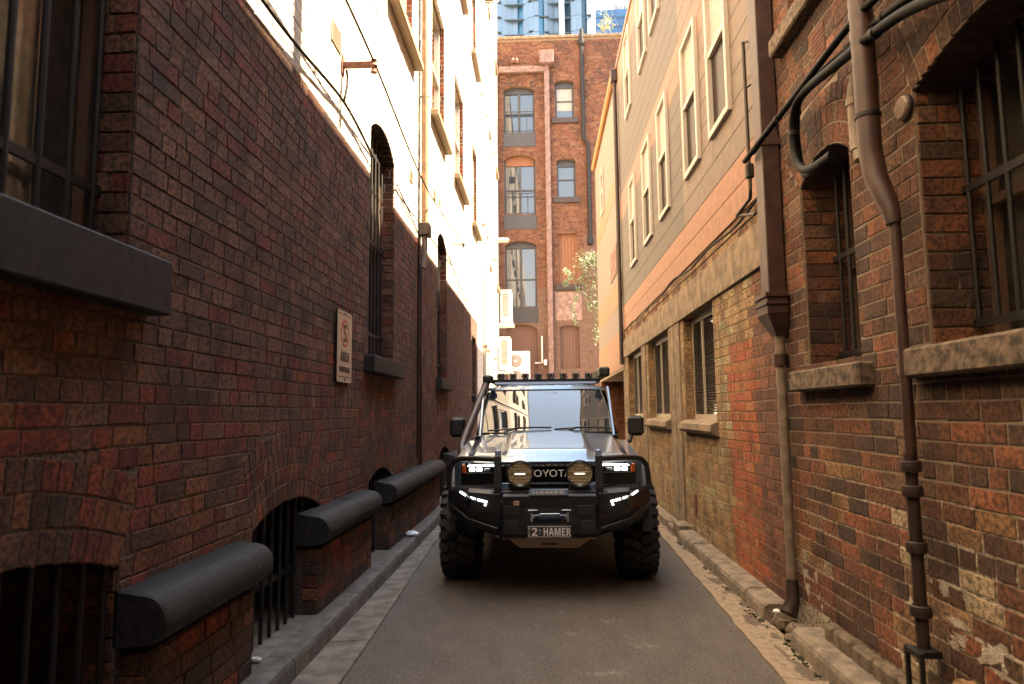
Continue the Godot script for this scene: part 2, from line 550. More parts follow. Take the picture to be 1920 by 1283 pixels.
func set_bricks(parent: Node, batches: Array, pal: Array, m: Material, most: int, name_ := "brick", mass := "brickwork") -> void:   # a batch: [bricks, origin, along, outward]
	var key := str(pal) + "k"
	if not brick_shapes.has(key):
		var sets := []
		for t in pal.size():
			var row := []
			for q in 3:
				row.append([brick_shape(0.23, 0.078, t * 7 + q * 31 + 1, pal[t]), brick_shape(0.11, 0.078, t * 5 + q * 17 + 2, pal[t])])
			sets.append(row)
		brick_shapes[key] = sets
	var order := []
	for bt in batches.size():
		var list: Array = batches[bt][0]
		for i in list.size():
			var p: Vector3 = batches[bt][1] + batches[bt][2] * list[i][0] + Vector3.UP * list[i][1]
			var dir := (p - EYE).normalized()
			order.append([in_view(p) * absf(dir.dot(batches[bt][3])) * list[i][2] * list[i][3], bt, i])
	order.sort_custom(func(a, b): return a[0] > b[0] if a[0] != b[0] else (a[1] * 100000 + a[2] < b[1] * 100000 + b[2]))
	var rest := []
	for k in order.size():
		var bt: Array = batches[order[k][1]]
		var d: Array = bt[0][order[k][2]]
		var org: Vector3 = bt[1]
		var U: Vector3 = bt[2]
		var N: Vector3 = bt[3]
		var turn: float = d[4] + rng.randf_range(-.007, .007)
		var ux := U * cos(turn) + Vector3.UP * sin(turn)
		var uy := -U * sin(turn) + Vector3.UP * cos(turn)
		var nn := (N + U * rng.randf_range(-.012, .012) + Vector3.UP * rng.randf_range(-.025, .025)).normalized()
		var at: Vector3 = org + U * d[0] + Vector3.UP * (d[1] + .009 * blot.get_noise_2d(d[0] * .55 + 11.0, d[1] * .9)) + N * rng.randf_range(-.0008, .0026)
		if k < most and order[k][0] > 0.0:
			var o := MeshInstance3D.new()
			o.name = called(parent, name_)
			var short: bool = d[2] < 0.16
			o.mesh = brick_shapes[key][d[5]][rng.randi() % 3][1 if short else 0]
			o.material_override = m
			o.transform = Transform3D(Basis(ux * (d[2] / (0.11 if short else 0.23)), uy * (d[3] / 0.078), nn), at)
			parent.add_child(o, true)
		else:
			rest.append([Transform3D(Basis(ux * (d[2] / 0.23), uy * (d[3] / 0.078), nn), at), pal[d[5]] * rng.randf_range(.85, 1.12)])
	if rest.is_empty():
		return
	var mm := MultiMesh.new()
	mm.transform_format = MultiMesh.TRANSFORM_3D
	mm.use_colors = true
	if not brick_shapes.has("plain"):
		brick_shapes["plain"] = brick_shape(0.23, 0.078, 77, Color.WHITE)
	mm.mesh = brick_shapes["plain"]
	mm.instance_count = rest.size()
	for i in rest.size():
		mm.set_instance_transform(i, rest[i][0])
		mm.set_instance_color(i, rest[i][1])
	var mi := MultiMeshInstance3D.new()
	mi.name = called(parent, mass)
	mi.multimesh = mm
	mi.material_override = m
	mi.set_meta("kind", "stuff")
	parent.add_child(mi, true)

# ---------------------------------------------------------------- the place
func _ready() -> void:
	rng.seed = 20240611
	blot.seed = 4; blot.frequency = 0.9; blot.fractal_octaves = 3
	view_and_light()
	materials()
	ground()
	brick_building_shaded()
	brick_building_warm()
	panel_building()
	cream_block()
	end_building()
	towers()
	behind()
	wall_fittings()
	vehicle()
	small_things()

func view_and_light() -> void:
	cam = Camera3D.new()
	cam.name = "camera"
	cam.fov = 53.24
	cam.position = EYE
	cam.rotation_order = EULER_ORDER_YXZ
	cam.rotation_degrees = Vector3(5.9799, 2.4292, -0.6)
	cam.far = 900.0
	cam.near = 0.05
	add_child(cam)
	cam.make_current()
	var at := CameraAttributesPhysical.new()
	at.frustum_focal_length = 24.0
	at.frustum_focus_distance = 6.2
	at.exposure_aperture = 2.2
	cam.attributes = at
	cam.fov = 53.24
	var sky := ProceduralSkyMaterial.new()
	sky.sky_top_color = Color(0.71, 0.765, 0.84)
	sky.sky_horizon_color = Color(0.97, 0.91, 0.82)
	sky.sky_curve = 0.16
	sky.sky_energy_multiplier = 0.85
	sky.ground_bottom_color = Color(0.20, 0.19, 0.18)
	sky.ground_horizon_color = Color(0.62, 0.62, 0.62)
	var e := Environment.new()
	e.background_mode = Environment.BG_SKY
	e.sky = Sky.new()
	e.sky.sky_material = sky
	e.background_energy_multiplier = 1.0
	e.tonemap_mode = Environment.TONE_MAPPER_LINEAR
	e.tonemap_exposure = 12.5
	e.sdfgi_enabled = true; e.ssao_enabled = true; e.ssil_enabled = true
	var w := WorldEnvironment.new()
	w.name = "world_environment"
	w.environment = e
	add_child(w)
	var sun := DirectionalLight3D.new()
	sun.name = "sun"
	sun.light_energy = 1.6
	sun.light_color = Color(1.0, 0.89, 0.74)
	sun.light_angular_distance = 0.5
	sun.shadow_enabled = true
	add_child(sun)
	sun.look_at_from_position(Vector3.ZERO, -Vector3(1.0, 1.71, -0.12), Vector3.UP)

func ground() -> void:
	var g := part("ground", M.concrete, self, func(b): b.span(Vector3(-300, -0.4, -500), Vector3(300, -0.03, 60)))
	structure(g, "bare city ground under and around the lane")
	# asphalt, one sheet with a computed picture of grit, patches and chalky scuffs
	var W := 640
	var H := 1536
	var img := Image.create(W, H, false, Image.FORMAT_RGB8)
	var n1 := FastNoiseLite.new(); n1.seed = 2; n1.frequency = 0.45; n1.fractal_octaves = 2
	var n2 := FastNoiseLite.new(); n2.seed = 6; n2.frequency = 0.010; n2.fractal_octaves = 4
	var n3 := FastNoiseLite.new(); n3.seed = 8; n3.frequency = 0.06; n3.fractal_octaves = 3
	var r := RandomNumberGenerator.new(); r.seed = 5
	var scuffs := [[0.19, 4.86, .11, .05], [0.48, 5.15, .09, .045], [0.62, 4.62, .10, .05], [0.35, 4.15, .14, .06], [-0.02, 5.6, .05, .02], [-0.06, 5.05, .03, .012], [0.02, 6.1, .05, .03], [0.12, 5.35, .03, .02], [-0.35, 4.5, .02, .012], [-0.6, 5.2, .018, .01], [0.75, 5.4, .02, .012], [0.5, 4.0, .03, .012]]
	for j in H:
		var d := 2.4 + 7.6 * j / H                       # distance down the lane
		for i in W:
			var x := -1.35 + 2.9 * i / W
			var k := 0.078 + 0.075 * n1.get_noise_2d(i, j) + 0.016 * n2.get_noise_2d(i * 2.0, j * 1.0) + r.randf_range(-.035, .035)
			if r.randf() < 0.035:
				k += r.randf_range(0.03, 0.12)
			k = maxf(k, .012)
			var c := Color(k * 1.12, k * 0.92, k * 0.74)
			for s in scuffs:
				var q := Vector2((x - s[0]) / s[2], (d - s[1]) / s[3]).length()
				if q < 1.5:
					var a: float = clampf((1.0 - q + n3.get_noise_2d(i, j) * 1.3), 0, 1) * clampf(0.25 + n1.get_noise_2d(i + 40, j) * 1.2, 0, 1) * 0.75
					c = c.lerp(Color(0.34, 0.29, 0.24), a)
			c = c.clamp()
			img.set_pixel(i, j, c.linear_to_srgb())
	var am := StandardMaterial3D.new()
	am.resource_name = "asphalt_near"
	am.albedo_texture = ImageTexture.create_from_image(img)
	am.roughness = 0.86
	am.texture_repeat = false
	M["asphalt_near"] = am
	mat("asphalt", Color(0.060, 0.052, 0.046), 0.86, 0, "fine", 2.0, "pits", 0.3)
	var road := part("road", M.asphalt, self, func(b): b.span(Vector3(-1.35, -0.2, -34), Vector3(1.55, -0.004, 30)))
	structure(road, "brown-grey asphalt lane between two kerbs")
	var b := MB.new()
	b.uvquad(Vector3(-1.35, 0, -2.4), Vector3(1.55, 0, -2.4), Vector3(1.55, 0, -10.0), Vector3(-1.35, 0, -10.0), Vector3.UP)
	for i in b.t.size():                                  # picture row 0 is nearest
		b.t[i] = Vector2((b.v[i].x + 1.35) / 2.9, (-b.v[i].z - 2.4) / 7.6)
	put("asphalt_surface", b, M.asphalt_near, road)
	# gutters of cast slabs, each side
	var gl := Node3D.new(); gl.name = "gutter"; add_child(gl); structure(gl, "pale concrete gutter beside the shaded brick wall")
	var edges := [-12.0, -6.0, -2.0, 0.6, 2.6, 4.66, 7.85, 10.6, 14, 18, 23, 28]
	for i in edges.size() - 1:
		var a: float = edges[i] + .006
		var e: float = edges[i + 1] - .006
		var q0 := MB.new()
		var ends := []
		for dd in [a, e]:
			var xi := -lerpf(1.125, 1.29, clampf((dd - 3.4) / 5.2, 0, 1))
			ends.append([Vector3(-1.46, 0.004, -dd), Vector3(-1.40, 0.006, -dd), Vector3(xi - .006, 0.018, -dd), Vector3(xi, 0.012, -dd), Vector3(xi, -.05, -dd)])
		for k in 4:
			q0.face([ends[0][k], ends[0][k + 1], ends[1][k + 1], ends[1][k]], Vector3.UP if k < 3 else Vector3.RIGHT)
		for w in [[0, Vector3.BACK], [1, Vector3.FORWARD]]:
			q0.face([ends[w[0]][0] - Vector3(0, .05, 0), ends[w[0]][0], ends[w[0]][1], ends[w[0]][2], ends[w[0]][3], ends[w[0]][4]], w[1])
		put("gutter_slab", q0, M.concrete, gl)
	# the other gutter: worn, mossy, with an uneven inner edge; a picture of dirt, damp and moss
	var GW := 160
	var GH := 1024
	var gi := Image.create(GW, GH, false, Image.FORMAT_RGB8)
	var m1 := FastNoiseLite.new(); m1.seed = 21; m1.frequency = 0.018; m1.fractal_octaves = 4
	for j in GH:
		var d2 := 2.0 + 9.0 * j / GH
		for i in GW:
			var s2 := float(i) / GW                        # 0 at the asphalt, 1 at the kerb
			var xw := s2 * .31 * 700.0
			var dw := d2 * 700.0
			var base := Color(0.27, 0.20, 0.13) * (1.0 + 0.35 * m1.get_noise_2d(xw, dw)) * r.randf_range(.82, 1.12)
			var wet := s2 + 0.8 * m1.get_noise_2d(xw * .6 + 300, dw * .22) - (0.70 if d2 < 6.6 else 0.92)
			if wet > 0.0:
				base = base.lerp(Color(0.070, 0.042, 0.027), clampf(wet * 6.0, 0, .85))
			var moss := m1.get_noise_2d(xw * 1.2 + 900, dw * .9 + 50) - (0.22 if s2 > 0.3 and d2 < 7.0 else 0.5)
			if moss > 0.0:
				base = base.lerp(Color(0.085, 0.080, 0.026), clampf(moss * 5.0, 0, .6))
			gi.set_pixel(i, j, Color(base.r, base.g, base.b).clamp().linear_to_srgb())
	var gm := StandardMaterial3D.new()
	gm.resource_name = "gutter_worn"
	gm.albedo_texture = ImageTexture.create_from_image(gi); gm.roughness = 0.8; gm.texture_repeat = false
	M["gutter_worn"] = gm
	var gr := Node3D.new(); gr.name = "gutter_001"; add_child(gr); structure(gr, "worn mossy gutter beside the warm brick wall")
	var ge := [2.0, 4.05, 6.3, 8.1, 11.0]
	for i in ge.size() - 1:
		var q := MB.new()
		var steps := 14
		for k in steps:
			var p := []
			for w in [k, k + 1]:
				var d3: float = lerpf(ge[i] + .004, ge[i + 1] - .004, float(w) / steps)
				var xi := lerpf(1.29, 1.42, clampf((d3 - 3.0) / 5.5, 0, 1)) + 0.018 * m1.get_noise_2d(d3 * 160.0, 7.0)
				p.append([d3, xi])
			for strip in [[0.0, 0.018, 0.5, 0.004], [0.5, 0.004, 1.0, -.004 + .008]]:
				var a4 := Vector3(lerpf(p[0][1], 1.60, strip[0]), strip[1], -p[0][0])
				var b4 := Vector3(lerpf(p[1][1], 1.60, strip[0]), strip[1], -p[1][0])
				var c4 := Vector3(lerpf(p[1][1], 1.60, strip[2]), strip[3], -p[1][0])
				var e4 := Vector3(lerpf(p[0][1], 1.60, strip[2]), strip[3], -p[0][0])
				var st := q.v.size()
				q.face([a4, b4, c4, e4], Vector3.UP)
				for z in range(st, q.v.size()):
					var pv := q.v[z]
					q.t[z] = Vector2(clampf((pv.x - 1.29) / .31, 0, 1), (-pv.z - 2.0) / 9.0)
			q.face([Vector3(p[0][1], .018, -p[0][0]), Vector3(p[1][1], .018, -p[1][0]), Vector3(p[1][1], -.02, -p[1][0]), Vector3(p[0][1], -.02, -p[0][0])], Vector3.LEFT)
		put("gutter_slab", q, gm, gr)
	part("gutter_slab", M.kerb_warm, gr, func(q): q.span(Vector3(1.42, -.1, -30), Vector3(1.60, 0.012, -11.0)))
	part("gutter_slab", M.kerb_warm, gr, func(q): q.span(Vector3(1.29, -.1, -2.0), Vector3(1.60, 0.012, 12.0)))
	# kerbs
	var kl := Node3D.new(); kl.name = "kerb"; add_child(kl); structure(kl, "grey stone kerb under the rounded copings")
	var z0 := -8.0
	while z0 < 28.0:
		var ln := rng.randf_range(1.15, 1.75)
		kerb_stone(kl, -1.60, -1.435, z0 + .006, z0 + ln - .006, 0.125, M.kerb_stone, -1.0)
		z0 += ln
	part("footing_slab", M.concrete, kl, func(q): q.span(Vector3(-2.2, -.1, -28), Vector3(-1.603, 0.117, 10)))
	var kr := Node3D.new(); kr.name = "kerb_001"; add_child(kr); structure(kr, "broken sandy kerb under the warm brick wall")
	for s in [[-6.0, -3.0], [-3.0, -.5], [-.5, 1.6], [1.6, 3.05], [3.06, 4.62], [5.16, 5.62], [5.63, 6.55], [6.56, 7.5], [7.51, 8.3]]:
		kerb_stone(kr, 1.575, 1.765, s[0] + .005, s[1] - .005, 0.115, M.kerb_warm, 1.0)
	for s in [[8.32, 8.7, .16], [8.72, 9.1, .08]]:
		part("step_stone", M.kerb_warm, kr, func(q): q.span(Vector3(1.60, -.05, -s[1]), Vector3(1.757, s[2], -s[0]), .012))
	part("kerb_stone", M.kerb_warm, kr, func(q): q.span(Vector3(1.60, -.05, -14.4), Vector3(1.757, .10, -9.12), .01))
	part("footing_slab", M.kerb_warm, kr, func(q): q.span(Vector3(1.772, -.1, -14.4), Vector3(2.2, 0.10, 8)))
	# rubble where the downpipe meets the kerb
	for k in 11:
		var at := Vector3(rng.randf_range(1.59, 1.72), rng.randf_range(.01, .07), -rng.randf_range(4.66, 5.13))
		part("rubble_stone", M.rubble, kr, func(q): rock(q, at, rng.randf_range(.035, .085)))

func kerb_stone(parent: Node, x0: float, x1: float, d0: float, d1: float, top: float, m: Material, side: float) -> void:
	var q := MB.new()                                        # worn arris towards the road, a little out of line
	var jx := rng.randf_range(-.006, .006)
	var jt := rng.randf_range(-.006, .006)
	var sec: PackedVector2Array
	if side < 0:
		sec = PackedVector2Array([Vector2(x0, -.1), Vector2(x0, top + jt), Vector2(x1 - .035 + jx, top + jt), Vector2(x1 - .010 + jx, top - .012), Vector2(x1 + jx, top - .038), Vector2(x1 + .018 + jx, -.1)])
	else:
		sec = PackedVector2Array([Vector2(x1, -.1), Vector2(x1, top + jt), Vector2(x0 + .040 + jx, top + jt), Vector2(x0 + .012 + jx, top - .014), Vector2(x0 + jx, top - .042), Vector2(x0 - .015 + jx, -.1)])
	q.prism(sec, Vector3(0, 0, -d1), Vector3.RIGHT, Vector3.UP, Vector3.BACK, d1 - d0)
	put("kerb_stone", q, m, parent)

func rock(q: MB, at: Vector3, r: float) -> void:
	var pts := []
	for j in 5:
		var row := []
		for i in 7:
			var a := TAU * i / 7.0
			var p := PI * j / 4.0
			var k := r * rng.randf_range(.75, 1.15)
			row.append(at + Vector3(cos(a) * sin(p), cos(p) * .7, sin(a) * sin(p)) * (k if j > 0 and j < 4 else r * .8))
		pts.append(row)
	for j in 4:
		for i in 7:
			var i2 := (i + 1) % 7
			var f := [pts[j][i], pts[j][i2], pts[j + 1][i2], pts[j + 1][i]]
			if j == 0:
				f = [pts[0][0], pts[1][i2], pts[1][i]]
			elif j == 3:
				f = [pts[3][i], pts[3][i2], pts[4][0]]
			if f.size() == 4:
				q.face([f[0], f[1], f[2]], f[0] + f[2] - at * 2.0); q.face([f[0], f[2], f[3]], f[0] + f[2] - at * 2.0)
			else:
				q.face(f, f[0] + f[1] + f[2] - at * 3.0)

# ---------------------------------------------------------------- the shaded brick building with the painted upper wall
func brick_building_shaded() -> void:
	var B := thing("brick_building", "tall building, sooty red brick below and white painted brick above, with rounded dark copings", "building")
	var O := Vector3(LX, 0, 0)
	var U := Vector3(0, 0, -1)
	var N := Vector3.RIGHT
	var pal := [Color(0.187, 0.085, 0.046), Color(0.234, 0.109, 0.059), Color(0.268, 0.121, 0.065), Color(0.352, 0.080, 0.038), Color(0.406, 0.098, 0.044), Color(0.258, 0.062, 0.032), Color(0.352, 0.128, 0.049), Color(0.143, 0.073, 0.043), Color(0.305, 0.151, 0.084)]
	var tone := func(u: float, v: float) -> int:
		var k := blot.get_noise_2d(u * .8, v * 1.3) * 0.9 + (1.75 - v) * 0.75 + rng.randf_range(-.45, .45)
		if v < 0.75 and rng.randf() < 0.45:
			return 7 if rng.randf() < .6 else 0
		if blot.get_noise_2d(u * 1.7 + 60, v * 1.7) > 0.36:
			return [7, 0, 0, 5][rng.randi() % 4]
		if k > 0.25:
			return [3, 3, 4, 5, 6, 1, 6, 0, 2][rng.randi() % 9]
		return [0, 1, 1, 2, 2, 2, 8, 5][rng.randi() % 8]
	# openings in the brick part (u is the distance down the lane)
	var basements := [{"u0": 1.25, "u1": 2.74, "v0": 0.0, "v1": .90, "rise": .12, "ring": .36, "rings": 3}, {"u0": 4.02, "u1": 5.23, "v0": 0.0, "v1": .82, "rise": .12, "ring": .46, "rings": 4}, {"u0": 6.68, "u1": 7.74, "v0": 0.0, "v1": .82, "rise": .12, "ring": .46, "rings": 4}, {"u0": 11.3, "u1": 12.5, "v0": 0.0, "v1": .82, "rise": .12, "ring": .46, "rings": 4}]
	var wins := [{"u0": 1.15, "u1": 2.70, "v0": 2.17, "v1": 4.40, "rise": .22, "ring": .35, "rings": 3}, {"u0": 6.63, "u1": 7.77, "v0": 2.08, "v1": 4.42, "rise": .20, "ring": .35, "rings": 3}, {"u0": 11.1, "u1": 12.25, "v0": 2.08, "v1": 4.42, "rise": .20, "ring": .35, "rings": 3}, {"u0": 16.75, "u1": 17.7, "v0": 1.95, "v1": 3.45, "rise": .0}]
	var ops := basements + wins
	var EDGE := 3.925
	core(B, M.mortar_mid, O, U, N, -9.0, 18.15, 0.02, 1.66, ops, -0.0030, 0.24)
	core(B, M.mortar_dark, O, U, N, -9.0, 18.15, 1.66, EDGE, ops, -0.0030, 0.24)
	for o in ops:
		soffit(B, M.brick, O, U, N, o, .235)
	var batches := [[lay(0.4, 18.15, 0.06, EDGE, ops, tone, 3), O, U, N]]
	# brick returns of the openings that face down the lane
	for o in wins:
		batches.append([lay(-0.235, -.008, o.v0, o.v1 + .05, [], tone, 0), Vector3(LX, 0, -o.u1 + .009), Vector3.RIGHT, Vector3.BACK])
	for o in basements:
		batches.append([lay(-0.235, -.008, 0.1, o.v1, [], tone, 0), Vector3(LX, 0, -o.u1 + .009), Vector3.RIGHT, Vector3.BACK])
	# piers under the copings
	var copings := [[-2.0, 1.05, []], [2.74, 3.83, []], [4.83, 6.42, [5.72]], [7.10, 10.65, [8.3, 9.5]], [11.95, 14.6, [13.2]], [15.4, 18.1, [16.8]]]
	for c in copings:
		var a: float = c[0] + .04
		var e: float = c[1] - .06
		part("pier", M.mortar_dark, B, func(b): b.span(Vector3(LX - .1, .03, -e), Vector3(LX + .112, .565, -a)))
		batches.append([lay(a, e, .12, .565, [], tone, 0), O + N * .12, U, N])
		batches.append([lay(0.0, .112, .12, .565, [], tone, 0), Vector3(LX, 0, -a + .008), Vector3.RIGHT, Vector3.BACK])
		var cuts: Array = [c[0]] + c[2] + [c[1]]
		for i in cuts.size() - 1:
			var d0: float = cuts[i] + (.004 if i > 0 else .0)
			var d1: float = cuts[i + 1] - (.004 if i < cuts.size() - 2 else .0)
			var q := MB.new()
			var sec := PackedVector2Array([Vector2(-.05, .588)])
			for k in 15:
				var t := -PI * .5 + PI * k / 14.0
				sec.append(Vector2(.104 + cos(t) * .104, .696 + sin(t) * .106))
			sec.append(Vector2(.03, .812)); sec.append(Vector2(-.05, .815))
			coping(q, sec, d0, d1)
			var cs := put("coping_stone", q, M.stone_dark, B)
			if c[0] > 2.0 and c[0] < 8.0:
				for k in 7:                                      # pale scrapes in the paint, mostly along the nose
					var dd := rng.randf_range(d0 + .08, d1 - .12)
					var t0 := rng.randf_range(-.15, 1.35)
					var pts := []
					for j in 5:
						var t := t0 + j * rng.randf_range(.01, .05)
						pts.append(Vector3(LX + .104 + cos(t) * .1035, .696 + sin(t) * .1055, -dd - j * rng.randf_range(.006, .03)))
					part("scrape", M.scuff, cs, func(b): b.tube(pts, [.0006, .002, .0028, .0018, .0006], 4))
	set_bricks(B, batches, pal, M.brick, 280)
	# painted upper wall: the same bricks under white paint
	var cpal := [Color(.74, .67, .56), Color(.70, .63, .52), Color(.77, .71, .61), Color(.62, .53, .41)]
	var up := []
	for lv in [[6.35, 8.62], [10.95, 13.2], [15.4, 17.6]]:
		for d in [[1.6, 3.05], [4.6, 6.0], [7.45, 8.85], [10.5, 11.95], [13.42, 15.0], [16.95, 18.3], [-2.2, -.8], [-5.2, -3.8]]:
			up.append({"u0": d[0], "u1": d[1], "v0": lv[0], "v1": lv[1]})
	var upw := up + wins
	core(B, M.cream, O, U, N, -9.0, 18.9, EDGE, 20.5, upw, -0.006, 0.24, "painted_wall")
	var ctone := func(_u: float, _v: float) -> int: return [0, 0, 0, 1, 1, 2, 2, 0, 0, 3][rng.randi() % 10] if rng.randf() < .25 else [0, 1, 2][rng.randi() % 3]
	var cb := [[lay(2.2, 18.3, EDGE, 9.4, upw, ctone, 3), O, U, N]]
	set_bricks(B, cb, cpal, M.paint_brick, 0, "painted_brick", "painted_brickwork")
	var rb := []
	for o in up:
		if o.v0 < 12.0 and o.u0 > 0.0:
			rb.append([lay(-0.138, -.006, o.v0, o.v1, [], func(_u, _v): return [3, 4, 6, 2][rng.randi() % 4], 0), Vector3(LX, 0, -o.u1 + .009), Vector3.RIGHT, Vector3.BACK])
	set_bricks(B, rb, pal, M.brick, 0)
	part("painted_pier", M.cream, B, func(b): b.span(Vector3(LX - .24, .02, -18.9), Vector3(LX - .004, EDGE - .002, -18.153)))
	part("inner_wall", M.room_wall, B, func(b): b.span(Vector3(LX - 7, 0, -18.85), Vector3(LX - 1.3, 20.4, 9.0)))
	for y in [1.36, 5.2, 9.6, 14.2]:
		part("inner_floor", M.room_wall, B, func(b): b.span(Vector3(LX - 1.298, y, -18.85), Vector3(LX - .243, y + .2, 8.98)))
	for z in [-18.88, 8.8]:
		part("end_wall", M.room_wall, B, func(b): b.span(Vector3(LX - 1.298, 0, z), Vector3(LX - .243, 20.4, z + .18)))
	part("roof", M.roof, B, func(b): b.span(Vector3(LX - 7, 20.41, -18.9), Vector3(LX + .06, 20.62, 9.0), .02))
	# basement gratings
	for o in basements:
		var well := part("basement_grating", M.iron, B, func(b): b.span(Vector3(LX - .05, .44, -o.u1), Vector3(LX - .04, .48, -o.u0)))
		var d: float = o.u0 + .10
		while d < o.u1 - .04:
			part("bar", M.iron, well, func(b): b.tube([Vector3(LX - .035, .10, -d), Vector3(LX - .035, 1.0, -d)], .013, 6))
			d += .135
	# barred windows
	for i in wins.size():
		var o: Dictionary = wins[i]
		window_dark(B, o, i < 3)
		part("sill", M.sill_black, B, func(b): b.span(Vector3(LX - .2, o.v0 - .235 if i == 0 else o.v0 - .165, -o.u1 - .16), Vector3(LX + .105, o.v0 + .0, -o.u0 + .16), .008))
	for o in up:
		var w := part("window", M.glass_mirror, B, func(b): b.span(Vector3(LX - .16, o.v0, -o.u1), Vector3(LX - .14, o.v1, -o.u0)))
		part("sash_frame", M.frame_cream, w, func(b): frame_x(b, LX - .115, o.u0, o.u1, o.v0, o.v1, .06, true))
		part("sill", M.cream_trim, w, func(b): b.span(Vector3(LX - .2, o.v0 - .11, -o.u1 - .14), Vector3(LX + .13, o.v0 - .002, -o.u0 + .14), .012))
		part("head", M.cream_trim, w, func(b): b.span(Vector3(LX - .21, o.v1 - .004, -o.u1 + .002), Vector3(LX - .012, o.v1 + .12, -o.u0 - .002)))
	# iron air vents in the painted wall
	for p in [[5.29, 4.60, .26, .19], [8.66, 4.58, .20, .16], [10.66, 4.98, .20, .16], [11.25, 5.04, .16, .14]]:
		var vn := part("air_vent", M.cream_trim, B, func(b): b.span(Vector3(LX - .02, p[1], -p[0] - p[2]), Vector3(LX + .012, p[1] + p[3], -p[0]), .004))
		for k in 6:
			part("slot", M.iron, vn, func(b): b.span(Vector3(LX + .005, p[1] + .02 + k * p[3] / 6.6, -p[0] - p[2] + .02), Vector3(LX + .0135, p[1] + .032 + k * p[3] / 6.6, -p[0] - .02)))
	# chips in the paint where brick shows
	for k in 46:
		var d := rng.randf_range(2.6, 16.0)
		var y := rng.randf_range(3.97, 7.5)
		if stretches(0, 20, y, upw, true).all(func(s): return d < s[0] + .1 or d > s[1] - .1):
			continue
		part("bare_chip", M.rust, B, func(b):
			var poly := PackedVector2Array()
			var r := rng.randf_range(.008, .028)
			for a in 7:
				poly.append(Vector2(cos(TAU * a / 7.0), sin(TAU * a / 7.0) * .7) * r * rng.randf_range(.5, 1.2))
			b.prism(poly, Vector3(LX - .004, y, -d), Vector3(0, 0, -1), Vector3.UP, Vector3.RIGHT, .0085))
	# the white neighbour further on, with downpipes
	var C := thing("white_building", "tall white painted building at the far end of the sunlit wall", "building")
	part("wall", M.cream, C, func(b): b.span(Vector3(LX - 7, 0, -27.96), Vector3(LX - .01, 23.0, -18.93)))
	for lv in [2.2, 6.4, 11.0, 15.4]:
		for d in [21.6, 25.6]:
			var w := part("window", M.glass, C, func(b): b.span(Vector3(LX - .02, lv, -d - .9), Vector3(LX + .004, lv + 1.9, -d)))
			part("frame", M.frame_cream, w, func(b): frame_x(b, LX + .012, d, d + .9, lv, lv + 1.9, .07, true))
			part("sill", M.cream_trim, w, func(b): b.span(Vector3(LX - .01, lv - .16, -d - 1.0), Vector3(LX + .12, lv - .002, -d + .1), .01))
	part("cornice", M.cream, C, func(b): b.span(Vector3(LX - 7, 23.002, -27.96), Vector3(LX + .12, 23.3, -18.93), .02))

func coping(q: MB, sec: PackedVector2Array, d0: float, d1: float) -> void:   # a rounded stone, its ends a little worn
	var rings := []
	var centre := Vector2(.09, .685)
	for w in [[d0, .90], [d0 + .012, .98], [d0 + .04, 1.0], [d1 - .04, 1.0], [d1 - .012, .98], [d1, .90]]:
		var ring := []
		for p in sec:
			var s: Vector2 = centre + (p - centre) * w[1] if p.x > 0.0 else p
			ring.append(Vector3(LX + s.x, s.y, -w[0]))
		rings.append(ring)
	var cols := sec.size()
	for i in rings.size() - 1:
		for k in cols - 1:
			var n1 := (sec[k] - centre).normalized()
			var n2 := (sec[k + 1] - centre).normalized()
			q.smooth4([rings[i][k], Vector3(n1.x, n1.y, 0)], [rings[i][k + 1], Vector3(n2.x, n2.y, 0)], [rings[i + 1][k + 1], Vector3(n2.x, n2.y, 0)], [rings[i + 1][k], Vector3(n1.x, n1.y, 0)])
	for w in [[0, Vector3.BACK], [rings.size() - 1, Vector3.FORWARD]]:
		var c := Vector3(LX + centre.x, centre.y, rings[w[0]][0].z)
		for k in cols:
			q.face([c, rings[w[0]][k], rings[w[0]][(k + 1) % cols]], w[1])

func frame_x(b: MB, x: float, u0: float, u1: float, v0: float, v1: float, t: float, mid: bool) -> void:   # a frame in a wall across x
	b.span(Vector3(x - .025, v0, -u1), Vector3(x + .025, v0 + t, -u0))
	b.span(Vector3(x - .025, v1 - t, -u1), Vector3(x + .025, v1, -u0))
	b.span(Vector3(x - .024, v0 + t, -u1), Vector3(x + .024, v1 - t, -u1 + t))
	b.span(Vector3(x - .024, v0 + t, -u0 - t), Vector3(x + .024, v1 - t, -u0))
	if mid:
		b.span(Vector3(x - .023, (v0 + v1) * .5 - t * .4, -u1 + t), Vector3(x + .023, (v0 + v1) * .5 + t * .4, -u0 - t))

func window_dark(B: Node, o: Dictionary, bars: bool, face_x := LX, side := 1.0) -> void:   # a deep opening with panes and iron bars
	var top: float = o.v1 + o.get("rise", 0.0)
	var px := face_x - .222 * side
	var w := part("window", M.glass_pane, B, func(b): b.span(Vector3(px - .01, o.v0, -o.u1 - .03), Vector3(px + .01, top + .05, -o.u0 + .03)))
	part("sash_frame", M.timber_brown, w, func(b): frame_x(b, px + .035 * side, o.u0, o.u1, o.v0, top, .06, true))
	if not bars:
		return
	var bx := face_x - .13 * side
	var d: float = o.u0 + .10
	while d < o.u1 - .04:
		part("bar", M.iron, w, func(b): b.tube([Vector3(bx, o.v0, -d), Vector3(bx, top, -d)], .014, 6))
		d += .155
	for k in [0.12, 0.55, 0.98]:
		var y: float = lerpf(o.v0, o.v1, k)
		part("crossbar", M.iron, w, func(b): b.span(Vector3(bx - .008, y - .02, -o.u1), Vector3(bx + .008, y + .02, -o.u0)))

